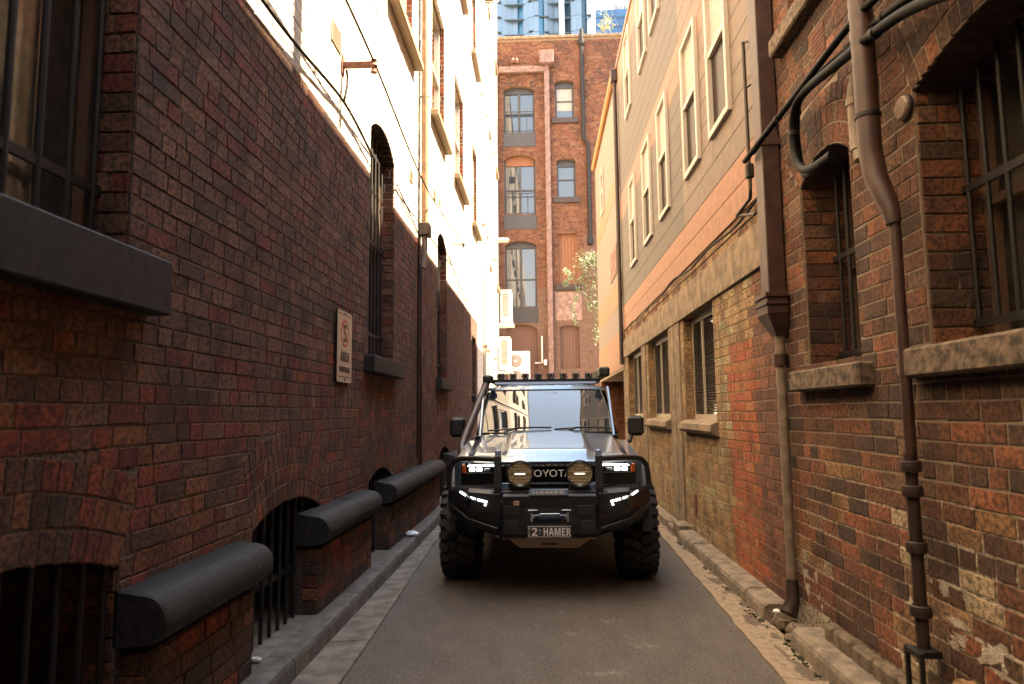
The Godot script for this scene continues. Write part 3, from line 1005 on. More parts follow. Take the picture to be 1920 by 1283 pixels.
# ---------------------------------------------------------------- the warm brick building, close on the other side
func brick_building_warm() -> void:
	var B := thing("warm_brick_building", "weathered orange-brown brick building with deep barred windows and sandstone sills", "building")
	var O := Vector3(RX, 0, 0)
	var U := Vector3(0, 0, 1)                              # u is z, so minus the distance
	var N := Vector3.LEFT
	var pal := [Color(0.161, 0.067, 0.036), Color(0.231, 0.092, 0.046), Color(0.301, 0.112, 0.052), Color(0.378, 0.137, 0.059), Color(0.126, 0.064, 0.042), Color(0.091, 0.050, 0.035), Color(0.406, 0.210, 0.085), Color(0.280, 0.147, 0.081), Color(0.462, 0.245, 0.111), Color(0.420, 0.140, 0.065), Color(0.616, 0.462, 0.286), Color(0.504, 0.294, 0.156)]
	var tone := func(u: float, v: float) -> int:
		if v < 1.0 and u > -3.75 and blot.get_noise_2d(u * 2.2 + 5, v * 2.6) + (.75 - v) * .35 > rng.randf_range(.0, .35):
			return [10, 10, 11, 11, 8][rng.randi() % 5]
		if v < .75 and u < -4.4 and blot.get_noise_2d(u * 3.0 + 5, v * 2.6) > -.05:
			return [10, 11, 8, 2][rng.randi() % 4]
		var k := blot.get_noise_2d(u * 1.1 + 30, v * 1.4 + 9)
		if v < 1.35 and k > -.1 and rng.randf() < .55:
			return [3, 9, 8, 2, 6, 3, 4][rng.randi() % 7]
		if k > .25:
			return [4, 5, 0, 4][rng.randi() % 4]
		return [0, 1, 1, 2, 0, 4, 7, 2, 1, 3][rng.randi() % 10]
	var wins := [{"u0": -4.56, "u1": -3.82, "v0": 1.76, "v1": 2.98, "rise": .13, "ring": .36, "rings": 3}, {"u0": -3.15, "u1": -1.95, "v0": 1.78, "v1": 2.98, "rise": .11, "ring": .36, "rings": 3}, {"u0": -4.62, "u1": -3.86, "v0": 4.16, "v1": 5.6, "rise": .13, "ring": .24, "rings": 2}, {"u0": -3.15, "u1": -1.95, "v0": 4.16, "v1": 5.6, "rise": .2, "ring": .24, "rings": 2}, {"u0": -4.62, "u1": -3.86, "v0": 6.6, "v1": 8.0}, {"u0": -3.15, "u1": -1.95, "v0": 6.6, "v1": 8.0}, {"u0": -1.0, "u1": .2, "v0": 1.78, "v1": 2.98, "rise": .20, "ring": .36, "rings": 3}]
	core(B, M.mortar_lime, O, U, N, -5.20, 6.0, 0.02, 1.10, wins, -0.0030, 0.36)
	core(B, M.mortar_pale, O, U, N, -5.20, 6.0, 1.10, 9.1, wins, -0.0030, 0.36)
	for o in wins:
		soffit(B, M.brick, O, U, N, o, .335)
	var batches := [[lay(-5.20, -0.3, 0.215, 9.1, wins, tone, 4), O, U, N]]
	for o in wins:
		batches.append([lay(.009, 0.335, o.v0, o.v1 + .02, [], tone, 0), Vector3(RX, 0, o.u0 + .009), Vector3.RIGHT, Vector3.BACK])
	set_bricks(B, batches, pal, M.brick, 290)
	# a blocked cellar arch shows as two brick rings in the wall face
	part("inner_wall", M.room_wall, B, func(b): b.span(Vector3(RX + 1.7, 0, -5.18), Vector3(RX + 6, 9.05, 6.0)))
	for y in [.9, 3.45, 5.9, 8.7]:
		part("inner_floor", M.room_wall, B, func(b): b.span(Vector3(RX + .363, y, -5.0), Vector3(RX + 1.698, y + .2, 5.8)))
	for z in [-5.18, -3.5, -1.5, 5.82]:
		part("cross_wall", M.room_wall, B, func(b): b.span(Vector3(RX + .363, 0, z), Vector3(RX + 1.698, 9.05, z + .15)))
	part("parapet", M.concrete_tan, B, func(b): b.span(Vector3(RX - .05, 9.102, -5.19), Vector3(RX + 6, 9.22, 6.0), .01))
	part("shade_attic", M.concrete_tan, B, func(b): b.span(Vector3(RX + .44, 9.225, -5.2), Vector3(RX + 5.5, 10.594, 6.0), .01))  # unseen upper block, added so its shadow edge meets the paint line opposite
	var zp := 0.2
	while zp < 4.38:
		part("plinth_brick", M.rubble, B, func(b): b.span(Vector3(RX - .062, .09, -minf(zp + .232, 4.4)), Vector3(RX + .02, .208 + rng.randf_range(-.006, .004), -zp - .01), .014))
		zp += .24
	for i in wins.size():
		var o: Dictionary = wins[i]
		window_warm(B, {"u0": -o.u1, "u1": -o.u0, "v0": o.v0, "v1": o.v1, "rise": o.get("rise", 0.0)}, i < 4 or i == 6)
		part("sill", M.stone_tan, B, func(b): b.span(Vector3(RX - .085, o.v0 - .135, o.u0 - .15), Vector3(RX + .3, o.v0 - .001, o.u1 + .13), .012))
	# cracked lime render left on the bricks low down
	var patches := [[2.86, .52, .24, .055], [2.58, .36, .13, .10], [3.12, .72, .15, .03], [2.46, .60, .035, .22], [4.50, .25, .07, .04], [4.80, .36, .05, .07], [2.62, .23, .26, .035]]
	var rp := RandomNumberGenerator.new()
	rp.seed = 71
	for k in 12:
		patches.append([rp.randf_range(2.15, 3.75), .2 + .85 * pow(rp.randf(), 1.4), rp.randf_range(.025, .085), rp.randf_range(.012, .035)])
	for k in 4:
		patches.append([rp.randf_range(4.45, 5.1), rp.randf_range(.18, .5), rp.randf_range(.02, .05), rp.randf_range(.012, .04)])
	patches.append([2.44, .40, .05, .26])
	for p in patches:
		part("lime_patch", M.plaster, B, func(b):
			var poly := PackedVector2Array()
			for a in 56:
				var t := TAU * a / 56.0
				var k := 1.0 + .55 * blot.get_noise_2d(cos(t) * 1.6 + p[0] * 9.0, sin(t) * 1.6) + .45 * blot.get_noise_2d(cos(t) * 6.0 + p[0] * 9.0, sin(t) * 6.0) + rng.randf_range(-.05, .05)
				poly.append(Vector2(cos(t) * p[2], sin(t) * p[3]) * k)
			b.prism(poly, Vector3(RX + .003, p[1], -p[0]), Vector3.BACK, Vector3.UP, Vector3.LEFT, rng.randf_range(.0035, .0055)))
	part("air_vent", M.rust, B, func(b):
		for i in 7:
			for k in 7:
				b.span(Vector3(RX - .010, 3.66 + i * .03, -4.20 + k * .024), Vector3(RX + .0, 3.668 + i * .03, -4.184 + k * .024))
		b.span(Vector3(RX - .006, 3.64, -4.22), Vector3(RX + .01, 3.88, -4.03)))

func window_warm(B: Node, o: Dictionary, bars: bool) -> void:
	var top: float = o.v1 + o.rise
	var px := RX + .345
	var w := part("window", M.glass_pane, B, func(b): b.span(Vector3(px - .008, o.v0, -o.u1 - .03), Vector3(px + .008, top + .05, -o.u0 + .03)))
	part("sash_frame", M.timber_brown, w, func(b): frame_x(b, px - .04, o.u0, o.u1, o.v0, top, .05, true))
	if not bars:
		return
	var bx := RX + .20
	var d: float = o.u0 + .12
	while d < o.u1 - .04:
		part("bar", M.iron, w, func(b): b.tube([Vector3(bx, o.v0 + .08, -d), Vector3(bx, top, -d)], .011, 6))
		d += .13
	for y in [o.v0 + .10, lerpf(o.v0, o.v1, .60)]:
		part("crossbar", M.iron, w, func(b): b.span(Vector3(bx - .009, y - .018, -o.u1), Vector3(bx + .009, y + .018, -o.u0)))

# ---------------------------------------------------------------- the panel-clad building on a painted brick base
func panel_building() -> void:
	var B := thing("panel_building", "tan and orange panel-clad building on an old painted brick ground floor", "building")
	var O := Vector3(RX, 0, 0)
	var U := Vector3(0, 0, 1)
	var N := Vector3.LEFT
	var pal := [Color(0.609, 0.384, 0.190), Color(0.529, 0.330, 0.165), Color(0.620, 0.451, 0.230), Color(0.439, 0.264, 0.135), Color(0.620, 0.187, 0.070), Color(0.620, 0.243, 0.089), Color(0.620, 0.154, 0.064), Color(0.282, 0.111, 0.064), Color(0.202, 0.088, 0.061), Color(0.385, 0.154, 0.080), Color(0.620, 0.515, 0.281)]
	var tone := func(u: float, v: float) -> int:
		var d := -u
		if d < 5.70 + .03 * sin(v * 20.0):
			return [7, 7, 8, 9, 7, 9][rng.randi() % 6]
		if d < 6.52 and v < 2.10:
			return [4, 5, 4, 6][rng.randi() % 4]
		if blot.get_noise_2d(u * 1.4, v * 1.4 + 40) > .4:
			return 3
		return [0, 1, 2, 0, 10, 1, 0][rng.randi() % 7]
	var ops := [{"u0": -8.46, "u1": -7.0, "v0": 1.40, "v1": 2.63}, {"u0": -11.3, "u1": -9.5, "v0": 1.40, "v1": 2.63}, {"u0": -13.9, "u1": -12.05, "v0": 1.40, "v1": 2.63}]
	core(B, M.mortar_tan, O, U, N, -14.4, -5.204, 0.02, 2.632, ops, -0.0030, 0.24)
	core(B, M.mortar_tan, O, U, N, -14.4, -5.204, 3.002, 3.205, [], -0.02, 0.24, "brick_course_bed")
	var posts := [{"u0": -9.32, "u1": -8.66, "v0": 0, "v1": 2.7}, {"u0": -11.86, "u1": -11.5, "v0": 0, "v1": 2.7}]
	var batches := [[lay(-14.4, -5.204, .10, 2.632, ops + posts, tone, 4), O, U, N], [lay(-14.4, -5.204, 3.002, 3.205, [], func(_u, _v): return [0, 3, 9, 1, 7][rng.randi() % 5], 0), O - N * .010, U, N]]
	for o in ops:
		batches.append([lay(.008, .23, 1.40, 2.632, [], func(_u, _v): return [0, 1, 3][rng.randi() % 3], 0), Vector3(RX, 0, o.u0 + .009), Vector3.RIGHT, Vector3.BACK])
	set_bricks(B, batches, pal, M.brick, 290)
	for p in posts:
		part("pilaster", M.concrete_tan, B, func(b):
			b.span(Vector3(RX - .022, .05, p.u0 + .01), Vector3(RX + .01, 2.628, (p.u0 + p.u1) * .5 - .008), .005)
			b.span(Vector3(RX - .018, .05, (p.u0 + p.u1) * .5 + .008), Vector3(RX + .01, 2.628, p.u1 - .01), .005))
	part("lintel_band", M.concrete_tan, B, func(b): b.span(Vector3(RX - .028, 2.634, -14.42), Vector3(RX + .2, 3.0, -5.21), .006))
	part("cable", M.cable, B, func(b):
		var pts := []
		var d := 5.3
		while d < 14.0:
			pts.append(Vector3(RX - .035, 3.15 + .05 * sin(d * 2.3) * sin(d * .9), -d)); d += .25
		b.tube(pts, .011, 6))
	for o in ops:
		var d0: float = -o.u1
		var d1: float = -o.u0
		var w := part("screened_window", M.glass_pane, B, func(b): b.span(Vector3(RX + .17, 1.40, -d1), Vector3(RX + .18, 2.632, -d0)))
		part("frame", M.screen_trim, w, func(b): frame_x(b, RX + .13, d0 + .002, d1 - .002, 1.40, 2.63, .07, false))
		var y := 1.50
		while y < 2.54:
			part("louvre", M.screen, w, func(b): b.box(Vector3(RX + .115, y, -(d0 + d1) * .5), Vector3(.035, .006, d1 - d0 - .15), 0.0, Basis(Vector3.BACK, .5)))
			y += .030
		part("mullion", M.screen_trim, w, func(b): b.span(Vector3(RX + .07, 1.47, -(d0 * .45 + d1 * .55) - .011), Vector3(RX + .095, 2.56, -(d0 * .45 + d1 * .55) + .011)))
		part("sill", M.concrete_tan, w, func(b):
			b.prism(PackedVector2Array([Vector2(.20, 1.43), Vector2(-.02, 1.395), Vector2(-.075, 1.365), Vector2(-.085, 1.30), Vector2(-.06, 1.265), Vector2(.02, 1.255), Vector2(.2, 1.25)]), Vector3(RX, 0, -d1 - .06), Vector3.RIGHT, Vector3.UP, Vector3.BACK, d1 - d0 + .12))
	part("floor_vent", M.rust, B, func(b): b.span(Vector3(RX - .012, .30, -8.17), Vector3(RX + .004, .55, -8.05), .004))
	# cladding: boards laid in courses, coloured in bands
	part("backing_wall", M.mortar_tan, B, func(b): b.span(Vector3(RX + .012, 3.206, -14.40), Vector3(RX + .25, 9.02, -5.204)))
	part("solid_wall", M.mortar_tan, B, func(b): b.span(Vector3(RX + .26, 2.70, -14.40), Vector3(RX + 6, 9.0, -5.204)))
	part("inner_wall", M.room_wall, B, func(b): b.span(Vector3(RX + 1.6, 0, -14.38), Vector3(RX + 6, 2.698, -5.204)))
	for z in [-14.38, -5.36]:
		part("end_wall", M.room_wall, B, func(b): b.span(Vector3(RX + .243, 0, z), Vector3(RX + 1.598, 2.698, z + .15)))
	part("ceiling", M.room_wall, B, func(b): b.span(Vector3(RX + .202, 2.64, -14.2), Vector3(RX + 1.598, 2.697, -5.38)))
	part("parapet", M.panel, B, func(b):
		b.col = Color(.28, .145, .09)
		b.span(Vector3(RX - .03, 9.02, -14.43), Vector3(RX + 6, 9.12, -5.204), .01))
	part("shade_attic", M.concrete_tan, B, func(b): b.span(Vector3(RX + .44, 9.13, -17.0), Vector3(RX + 5.5, 10.594, -5.21), .01))  # unseen roof block, added and sized for the shadow edge across the lane
	var wins := []
	for d in [[6.01, 6.69], [7.2, 7.89], [8.95, 9.62], [10.39, 11.1], [12.1, 12.78]]:
		wins.append({"u0": d[0], "u1": d[1], "v0": 4.24, "v1": 5.82})
	for d in [[6.01, 6.69], [7.2, 7.89], [9.27, 9.98], [10.45, 11.18], [12.3, 13.0]]:
		wins.append({"u0": d[0], "u1": d[1], "v0": 7.25, "v1": 8.80})
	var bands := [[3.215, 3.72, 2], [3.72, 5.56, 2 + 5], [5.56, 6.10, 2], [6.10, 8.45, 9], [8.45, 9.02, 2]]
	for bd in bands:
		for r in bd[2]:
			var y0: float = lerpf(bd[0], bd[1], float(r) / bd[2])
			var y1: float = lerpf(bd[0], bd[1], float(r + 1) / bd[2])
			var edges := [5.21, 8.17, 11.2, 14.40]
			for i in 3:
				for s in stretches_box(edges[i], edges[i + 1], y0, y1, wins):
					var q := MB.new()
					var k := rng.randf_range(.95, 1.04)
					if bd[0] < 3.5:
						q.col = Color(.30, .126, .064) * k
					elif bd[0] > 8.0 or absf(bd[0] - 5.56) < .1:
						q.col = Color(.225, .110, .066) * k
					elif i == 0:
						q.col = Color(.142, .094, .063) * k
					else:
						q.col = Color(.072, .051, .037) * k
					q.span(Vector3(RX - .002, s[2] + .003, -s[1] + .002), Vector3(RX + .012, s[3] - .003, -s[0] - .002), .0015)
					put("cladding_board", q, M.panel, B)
	for o in wins:
		var w := part("window", M.window_brown, B, func(b): b.span(Vector3(RX + .006, o.v0, -o.u1), Vector3(RX + .0112, lerpf(o.v0, o.v1, .52), -o.u0)))
		part("upper_pane", M.blind, w, func(b): b.span(Vector3(RX + .003, lerpf(o.v0, o.v1, .54), -o.u1), Vector3(RX + .0112, o.v1, -o.u0)))
		part("frame", M.frame_cream, w, func(b):
			var t := .035
			for e in [[o.u0 - .02, o.u0 + t], [o.u1 - t, o.u1 + .02]]:
				b.span(Vector3(RX - .045, o.v0 - .03, -e[1]), Vector3(RX + .03, o.v1 + .02, -e[0]), .006)
			b.span(Vector3(RX - .047, o.v0 - .032, -o.u1 + t), Vector3(RX + .03, o.v0 + t, -o.u0 - t), .006)
			b.span(Vector3(RX - .043, o.v1 - t, -o.u1 + t), Vector3(RX + .03, o.v1 + .018, -o.u0 - t), .006)
			b.span(Vector3(RX - .03, lerpf(o.v0, o.v1, .51), -o.u1 + t), Vector3(RX + .03, lerpf(o.v0, o.v1, .55), -o.u0 - t), .004))

func stretches_box(a: float, e: float, y0: float, y1: float, wins: Array) -> Array:    # a board, cut round the windows: [d0, d1, y0, y1]
	var out := []
	var cuts := []
	for o in wins:
		if o.v1 > y0 + .001 and o.v0 < y1 - .001 and o.u1 > a and o.u0 < e:
			cuts.append(o)
	cuts.sort_custom(func(p, q): return p.u0 < q.u0)
	var u := a
	for o in cuts:
		if o.u0 > u:
			out.append([u, o.u0, y0, y1])
		if o.v0 > y0 + .004:
			out.append([o.u0, o.u1, y0, o.v0])
		if o.v1 < y1 - .004:
			out.append([o.u0, o.u1, o.v1, y1])
		u = o.u1
	if u < e:
		out.append([u, e, y0, y1])
	return out

# ---------------------------------------------------------------- the cream block over an undercroft
func cream_block() -> void:
	var B := thing("cream_block", "cream rendered block with orange diagonal bands over an open undercroft", "building")
	part("wall", M.panel, B, func(b):
		b.col = Color(.185, .138, .106)
		b.span(Vector3(RX - .0, 2.46, -20.6), Vector3(RX + 5, 9.0, -14.44)))
	part("roof_gutter", M.gutter_orange, B, func(b): b.tube([Vector3(RX - .05, 9.03, -14.5), Vector3(RX - .05, 9.03, -20.6)], .07, 8))
	for s in [[2.47, 3.3, 20.6, 14.45, .9], [3.9, 4.5, 20.5, 14.45, 1.2], [6.4, 6.9, 20.5, 14.45, 1.0]]:
		part("orange_band", M.panel, B, func(b):
			b.col = Color(.30, .13, .052)
			b.prism(PackedVector2Array([Vector2(-s[2], s[0] - s[4] * .0), Vector2(-s[3], s[0]), Vector2(-s[3], s[1]), Vector2(-s[2], s[1])]), Vector3(RX - .006, 0, 0), Vector3.BACK, Vector3.UP, Vector3.RIGHT, .004))
	var w := part("brick_panel", M.rust, B, func(b): b.span(Vector3(RX - .012, 4.65, -16.7), Vector3(RX - .003, 5.35, -15.3)))
	for r in 8:
		for k in 6:
			part("brick", M.render_pink, w, func(b): b.span(Vector3(RX - .02, 4.655 + r * .087, -16.69 + k * .232), Vector3(RX - .010, 4.73 + r * .087, -16.47 + k * .232), .003))
	for y in [6.9]:
		var g := part("window", M.glass, B, func(b): b.span(Vector3(RX - .012, y, -18.6), Vector3(RX - .004, y + 1.2, -17.9)))
		part("frame", M.frame_cream, g, func(b): frame_x(b, RX - .02, 17.9, 18.6, y, y + 1.2, .06, true))
	# undercroft: brick back wall and posts
	part("soffit", M.concrete_tan, B, func(b): b.span(Vector3(RX, 2.40, -20.6), Vector3(RX + 5, 2.456, -14.44)))
	var pal := [Color(0.340, 0.130, 0.056), Color(0.280, 0.100, 0.047), Color(0.400, 0.170, 0.074)]
	core(B, M.mortar_tan, Vector3(RX + .9, 0, 0), Vector3(0, 0, 1), Vector3.LEFT, -20.6, -14.44, 0, 2.4, [], -.008, .2)
	core(B, M.mortar_tan, Vector3(0, 0, -20.3), Vector3.RIGHT, Vector3.BACK, RX, RX + .9, 0, 2.4, [], -.008, .2)
	set_bricks(B, [[lay(-20.6, -14.44, 0, 2.4, [], func(_u, _v): return rng.randi() % 3, 3), Vector3(RX + .9, 0, 0), Vector3(0, 0, 1), Vector3.LEFT], [lay(RX, RX + .9, 0, 2.4, [], func(_u, _v): return rng.randi() % 3, 3), Vector3(0, 0, -20.3), Vector3.RIGHT, Vector3.BACK]], pal, M.brick, 120)
	part("post", M.concrete_tan, B, func(b): b.span(Vector3(RX + .01, 0, -14.75), Vector3(RX + .2, 2.39, -14.5), .01))
	part("downpipe", M.iron_brown, B, func(b): b.tube([Vector3(RX - .06, 8.95, -14.42), Vector3(RX - .06, 2.5, -14.42)], .045, 8))
	part("downpipe_head", M.iron_brown, B, func(b): b.span(Vector3(RX - .14, 8.72, -14.52), Vector3(RX - .005, 9.0, -14.34), .01))

# ---------------------------------------------------------------- the brick building that closes the lane
func end_building() -> void:
	var Z := -28.0
	var B := thing("end_brick_building", "red brick warehouse closing the lane, arched windows and painted ground storey", "building")
	var O := Vector3(0, 0, Z)
	var U := Vector3.RIGHT
	var N := Vector3.BACK
	var pal := [Color(0.232, 0.082, 0.041), Color(0.197, 0.066, 0.032), Color(0.267, 0.103, 0.050), Color(0.150, 0.056, 0.031), Color(0.116, 0.047, 0.030), Color(0.286, 0.132, 0.068), Color(0.255, 0.143, 0.100), Color(0.225, 0.121, 0.083)]
	var tone := func(u: float, v: float) -> int:
		if v < 6.62:
			return 6 if rng.randf() < .7 else 7
		var k := blot.get_noise_2d(u * .7, v * .5) + (v - 14.5) * .10
		if k > .3 and rng.randf() < .7:
			return [3, 4][rng.randi() % 2]
		return [0, 1, 2, 0, 3, 5][rng.randi() % 6]
	var wins := [{"u0": -1.45, "u1": -.12, "v0": 13.4, "v1": 15.3, "rise": .2, "ring": .22, "rings": 2}, {"u0": -1.45, "u1": -.12, "v0": 9.8, "v1": 12.2, "rise": .22, "ring": .22, "rings": 2}, {"u0": -1.45, "u1": -.12, "v0": 5.85, "v1": 8.5, "rise": .2, "ring": .22, "rings": 2}, {"u0": -1.45, "u1": -.12, "v0": .5, "v1": 4.95, "rise": .22, "ring": .22, "rings": 2},
		{"u0": .76, "u1": 1.57, "v0": 14.0, "v1": 15.6, "rise": .10, "ring": .22, "rings": 2}, {"u0": .78, "u1": 1.58, "v0": 10.52, "v1": 12.12, "rise": .10, "ring": .22, "rings": 2}, {"u0": .80, "u1": 1.58, "v0": 6.8, "v1": 8.98}, {"u0": .80, "u1": 1.60, "v0": 3.3, "v1": 5.0, "rise": .1, "ring": .22, "rings": 2}]
	core(B, M.mortar_tan, O, U, N, -3.4, 5.0, 0, 17.6, wins, -.008, .3)
	var spand := []
	set_bricks(B, [[lay(-2.2, 4.2, .1, 17.5, wins + spand, tone, 3, .086, .235), O, U, N]], pal, M.brick_plain, 290)
	part("solid_wall", M.mortar_tan, B, func(b): b.span(Vector3(-3.4, 0, Z - 8), Vector3(5, 17.5, Z - .31)))
	part("parapet_coping", M.concrete_tan, B, func(b): b.span(Vector3(-3.4, 17.602, Z - .3), Vector3(5, 17.72, Z + .06), .01))
	var lv := 0
	for o in wins:
		var top: float = o.v1 + o.get("rise", 0.0)
		var cx: float = (o.u0 + o.u1) * .5
		if lv == 3 or lv == 7 or lv == 6:
			var m: Material = M.shutter_orange if lv == 6 else M.shutter
			var sh := part("shutter", m, B, func(b): b.span(Vector3(o.u0, o.v0, Z - .27), Vector3(o.u1, top, Z - .17)))
			var x: float = o.u0
			while x < o.u1 - .05:
				part("plank", m, sh, func(b): b.span(Vector3(x + .006, o.v0, Z - .17), Vector3(minf(x + .125, o.u1), top, Z - .15), .004))
				x += .131
		else:
			var gm: Material = M.glass_blue
			var w := part("window", gm, B, func(b): b.span(Vector3(o.u0, o.v0, Z - .27), Vector3(o.u1, top, Z - .25)))
			part("frame", M.frame_dark, w, func(b):
				b.span(Vector3(o.u0, o.v0, Z - .25), Vector3(o.u0 + .08, top, Z - .2)); b.span(Vector3(o.u1 - .08, o.v0, Z - .25), Vector3(o.u1, top, Z - .2))
				b.span(Vector3(o.u0 + .08, o.v0, Z - .249), Vector3(o.u1 - .08, o.v0 + .09, Z - .2)); b.span(Vector3(o.u0 + .08, top - .3, Z - .249), Vector3(o.u1 - .08, top, Z - .2))
				if lv < 4:
					b.span(Vector3(cx - .05, o.v0 + .09, Z - .249), Vector3(cx + .05, top - .3, Z - .2))
					b.span(Vector3(o.u0 + .08, lerpf(o.v0, top, .42), Z - .248), Vector3(o.u1 - .08, lerpf(o.v0, top, .42) + .06, Z - .21))
				else:
					b.span(Vector3(o.u0 + .08, lerpf(o.v0, top, .47), Z - .248), Vector3(o.u1 - .08, lerpf(o.v0, top, .47) + .05, Z - .21)))
			if lv == 4:
				part("blind", M.blind, w, func(b): b.span(Vector3(o.u0 + .08, o.v0 + .42, Z - .246), Vector3(o.u1 - .08, top - .02, Z - .240)))
			if lv == 1:
				part("fanlight", M.shutter_orange, w, func(b): b.span(Vector3(o.u0 + .08, top - .42, Z - .246), Vector3(o.u1 - .08, top - .02, Z - .19)))
			if lv < 2:
				var rl := part("balcony_rail", M.frame_dark, w, func(b):
					for y in [o.v0 + .06, o.v0 + .92]:
						b.span(Vector3(o.u0, y, Z - .02), Vector3(o.u1, y + .035, Z + .01))
					for k in 5:
						b.tube([Vector3(lerpf(o.u0 + .02, o.u1 - .02, k / 4.0), o.v0 + .06, Z - .005), Vector3(lerpf(o.u0 + .02, o.u1 - .02, k / 4.0), o.v0 + .92, Z - .005)], .011, 5))
				rl.set_meta("label", "thin dark balcony rail")
			if lv < 3:
				part("spandrel", M.frame_dark, w, func(b): b.span(Vector3(o.u0 - .03, o.v0 - .62, Z - .05), Vector3(o.u1 + .03, o.v0 - .005, Z + .02), .01))
		if lv > 3 and lv < 7:
			part("sill", M.iron_brown, B, func(b): b.span(Vector3(o.u0 - .16, o.v0 - .24, Z - .1), Vector3(o.u1 + .16, o.v0 - .003, Z + .08), .01))
		lv += 1
	part("niche", M.shutter, B, func(b): b.span(Vector3(1.86, 7.1, Z - .02), Vector3(2.36, 8.9, Z + .012)))
	part("render_patch", M.render_pink, B, func(b): b.span(Vector3(.62, 5.3, Z - .01), Vector3(1.72, 6.5, Z + .01), .004))
	# box gutter and pipes
	var P := thing("box_downpipe", "pinkish square downpipe with a rain head on the red brick end wall", "pipe")
	part("rain_head", M.pipe_pink, P, func(b): b.span(Vector3(.12, 16.3, Z + .02), Vector3(.72, 16.85, Z + .42), .02))
	part("branch", M.pipe_pink, P, func(b): b.span(Vector3(-1.62, 16.02, Z + .02), Vector3(.30, 16.28, Z + .2), .01))
	part("pipe", M.pipe_pink, P, func(b): b.span(Vector3(.31, .1, Z + .02), Vector3(.52, 16.298, Z + .2), .01))
	var Q := thing("black_downpipe", "black cast iron downpipe with a side step on the red brick end wall", "pipe")
	part("pipe", M.iron, Q, func(b): b.tube([Vector3(1.93, 17.9, Z + .1), Vector3(1.93, 13.05, Z + .1), Vector3(2.12, 12.8, Z + .1), Vector3(2.12, 8.6, Z + .1)], .085, 8))
	part("collar", M.iron, Q, func(b): b.tube([Vector3(1.93, 17.2, Z + .1), Vector3(1.93, 17.45, Z + .1)], .13, 8))
	part("collar", M.iron, Q, func(b): b.tube([Vector3(2.12, 8.45, Z + .1), Vector3(2.12, 8.75, Z + .1)], .13, 8))
	var V := thing("vent_pipe", "thin white vent pipe on the pink painted base of the end wall", "pipe")
	part("riser", M.white_metal, V, func(b): b.tube([Vector3(-.25, 3.55, Z + .06), Vector3(.05, 3.55, Z + .06), Vector3(.05, 4.65, Z + .06)], .035, 6))
	part("elbow", M.white_metal, V, func(b): b.span(Vector3(.11, 3.45, Z + .02), Vector3(.25, 3.68, Z + .14), .02))
	# lamp high on the wall
	var L := thing("flood_lamp", "small rusty twin lamp high on the end wall above the box pipe", "lamp")
	part("bracket", M.rust, L, func(b): b.span(Vector3(-1.12, 16.30, Z + .01), Vector3(-.78, 16.42, Z + .12), .01))
	for s in [-.08, .08]:
		part("lamp_head", M.rust, L, func(b): b.lathe(Vector3(-.95 + s, 16.55, Z + .14), Vector3.UP, [[0, -.12], [.07, -.12], [.09, .0], [.06, .12], [0, .14]], 10))
	# air conditioners
	air_unit(Vector3(-1.32, 5.62, -26.4), "upper white air conditioner on a bracket beside the white wall", true)
	air_unit(Vector3(-1.36, 3.75, -26.0), "tall white air conditioner under the bracketed one", true)
	air_unit(Vector3(-.86, 3.25, -26.9), "front-facing white air conditioner with two fans above the vehicle roof", false)
	# the trailing plant
	var R := thing("trailing_plant", "creeper trailing over the orange edge before the end wall, some leaves coloured pale as if sunlit", "plant")
	part("stem", M.stem, R, func(b):
		for k in 6:
			var x := 1.75 + k * .09
			b.tube([Vector3(2.05, 7.1, -25.2), Vector3(x + .1, 7.15, -25.1), Vector3(x, 6.3, -25.05), Vector3(x + .03, 4.9 - k * .12, -25.05)], [.03, .022, .014, .006], 5))
	part("foliage", M.leaf, R, func(b):
		var r := RandomNumberGenerator.new()
		r.seed = 12
		for k in 2400:
			var strand := r.randi() % 9
			var p: Vector3
			if strand < 3:
				p = Vector3(2.1, 7.15, -25.2) + Vector3(r.randfn(-.18, .20), r.randfn(0, .15), r.randfn(0, .16))
			else:
				var t := pow(r.randf(), .75)
				var len_: float = [.7, 2.2, .8, 1.7, 2.4, 2.9][strand - 3]
				var sx: float = [1.05, 1.30, 1.62, 1.75, 2.0, 2.12][strand - 3]
				p = Vector3(sx + .10 * sin(t * 9.0 + strand) , 6.95 - t * len_, -25.15) + Vector3(r.randfn(0, .045), r.randfn(0, .04), r.randfn(0, .045))
				if t < .12:
					p = p.lerp(Vector3(2.05, 7.2, -25.2), r.randf())
			if r.randf() < .28:
				b.col = Color(.42, .43, .32)  # pale leaves: the sunlit look is put into their colour
			else:
				b.col = Color(.055, .105, .030).lerp(Color(.11, .17, .055), r.randf())
			var a := Vector3(r.randfn(0, 1), r.randfn(0, 1), r.randfn(0, 1)).normalized()
			var c := a.cross(Vector3(r.randfn(0, 1), r.randfn(0, 1), r.randfn(0, 1))).normalized()
			var s := r.randf_range(.022, .05)
			b.face([p - a * s, p - c * s * .55, p + a * s, p + c * s * .55], a.cross(c)))
	var W := thing("parapet_weed", "small weed growing on top of the red brick parapet", "plant")
	part("leaves", M.leaf, W, func(b):
		var r := RandomNumberGenerator.new()
		r.seed = 3
		for k in 160:
			b.col = Color(.16, .20, .06).lerp(Color(.45, .45, .30), r.randf())
			var p := Vector3(3.0, 17.9, Z) + Vector3(r.randfn(0, .16), absf(r.randfn(0, .35)), r.randfn(0, .15))
			var a := Vector3(r.randfn(0, 1), r.randfn(0, 1), r.randfn(0, 1)).normalized()
			var c := a.cross(Vector3.UP).normalized()
			b.face([p - a * .06, p - c * .03, p + a * .06, p + c * .03], a.cross(c)))

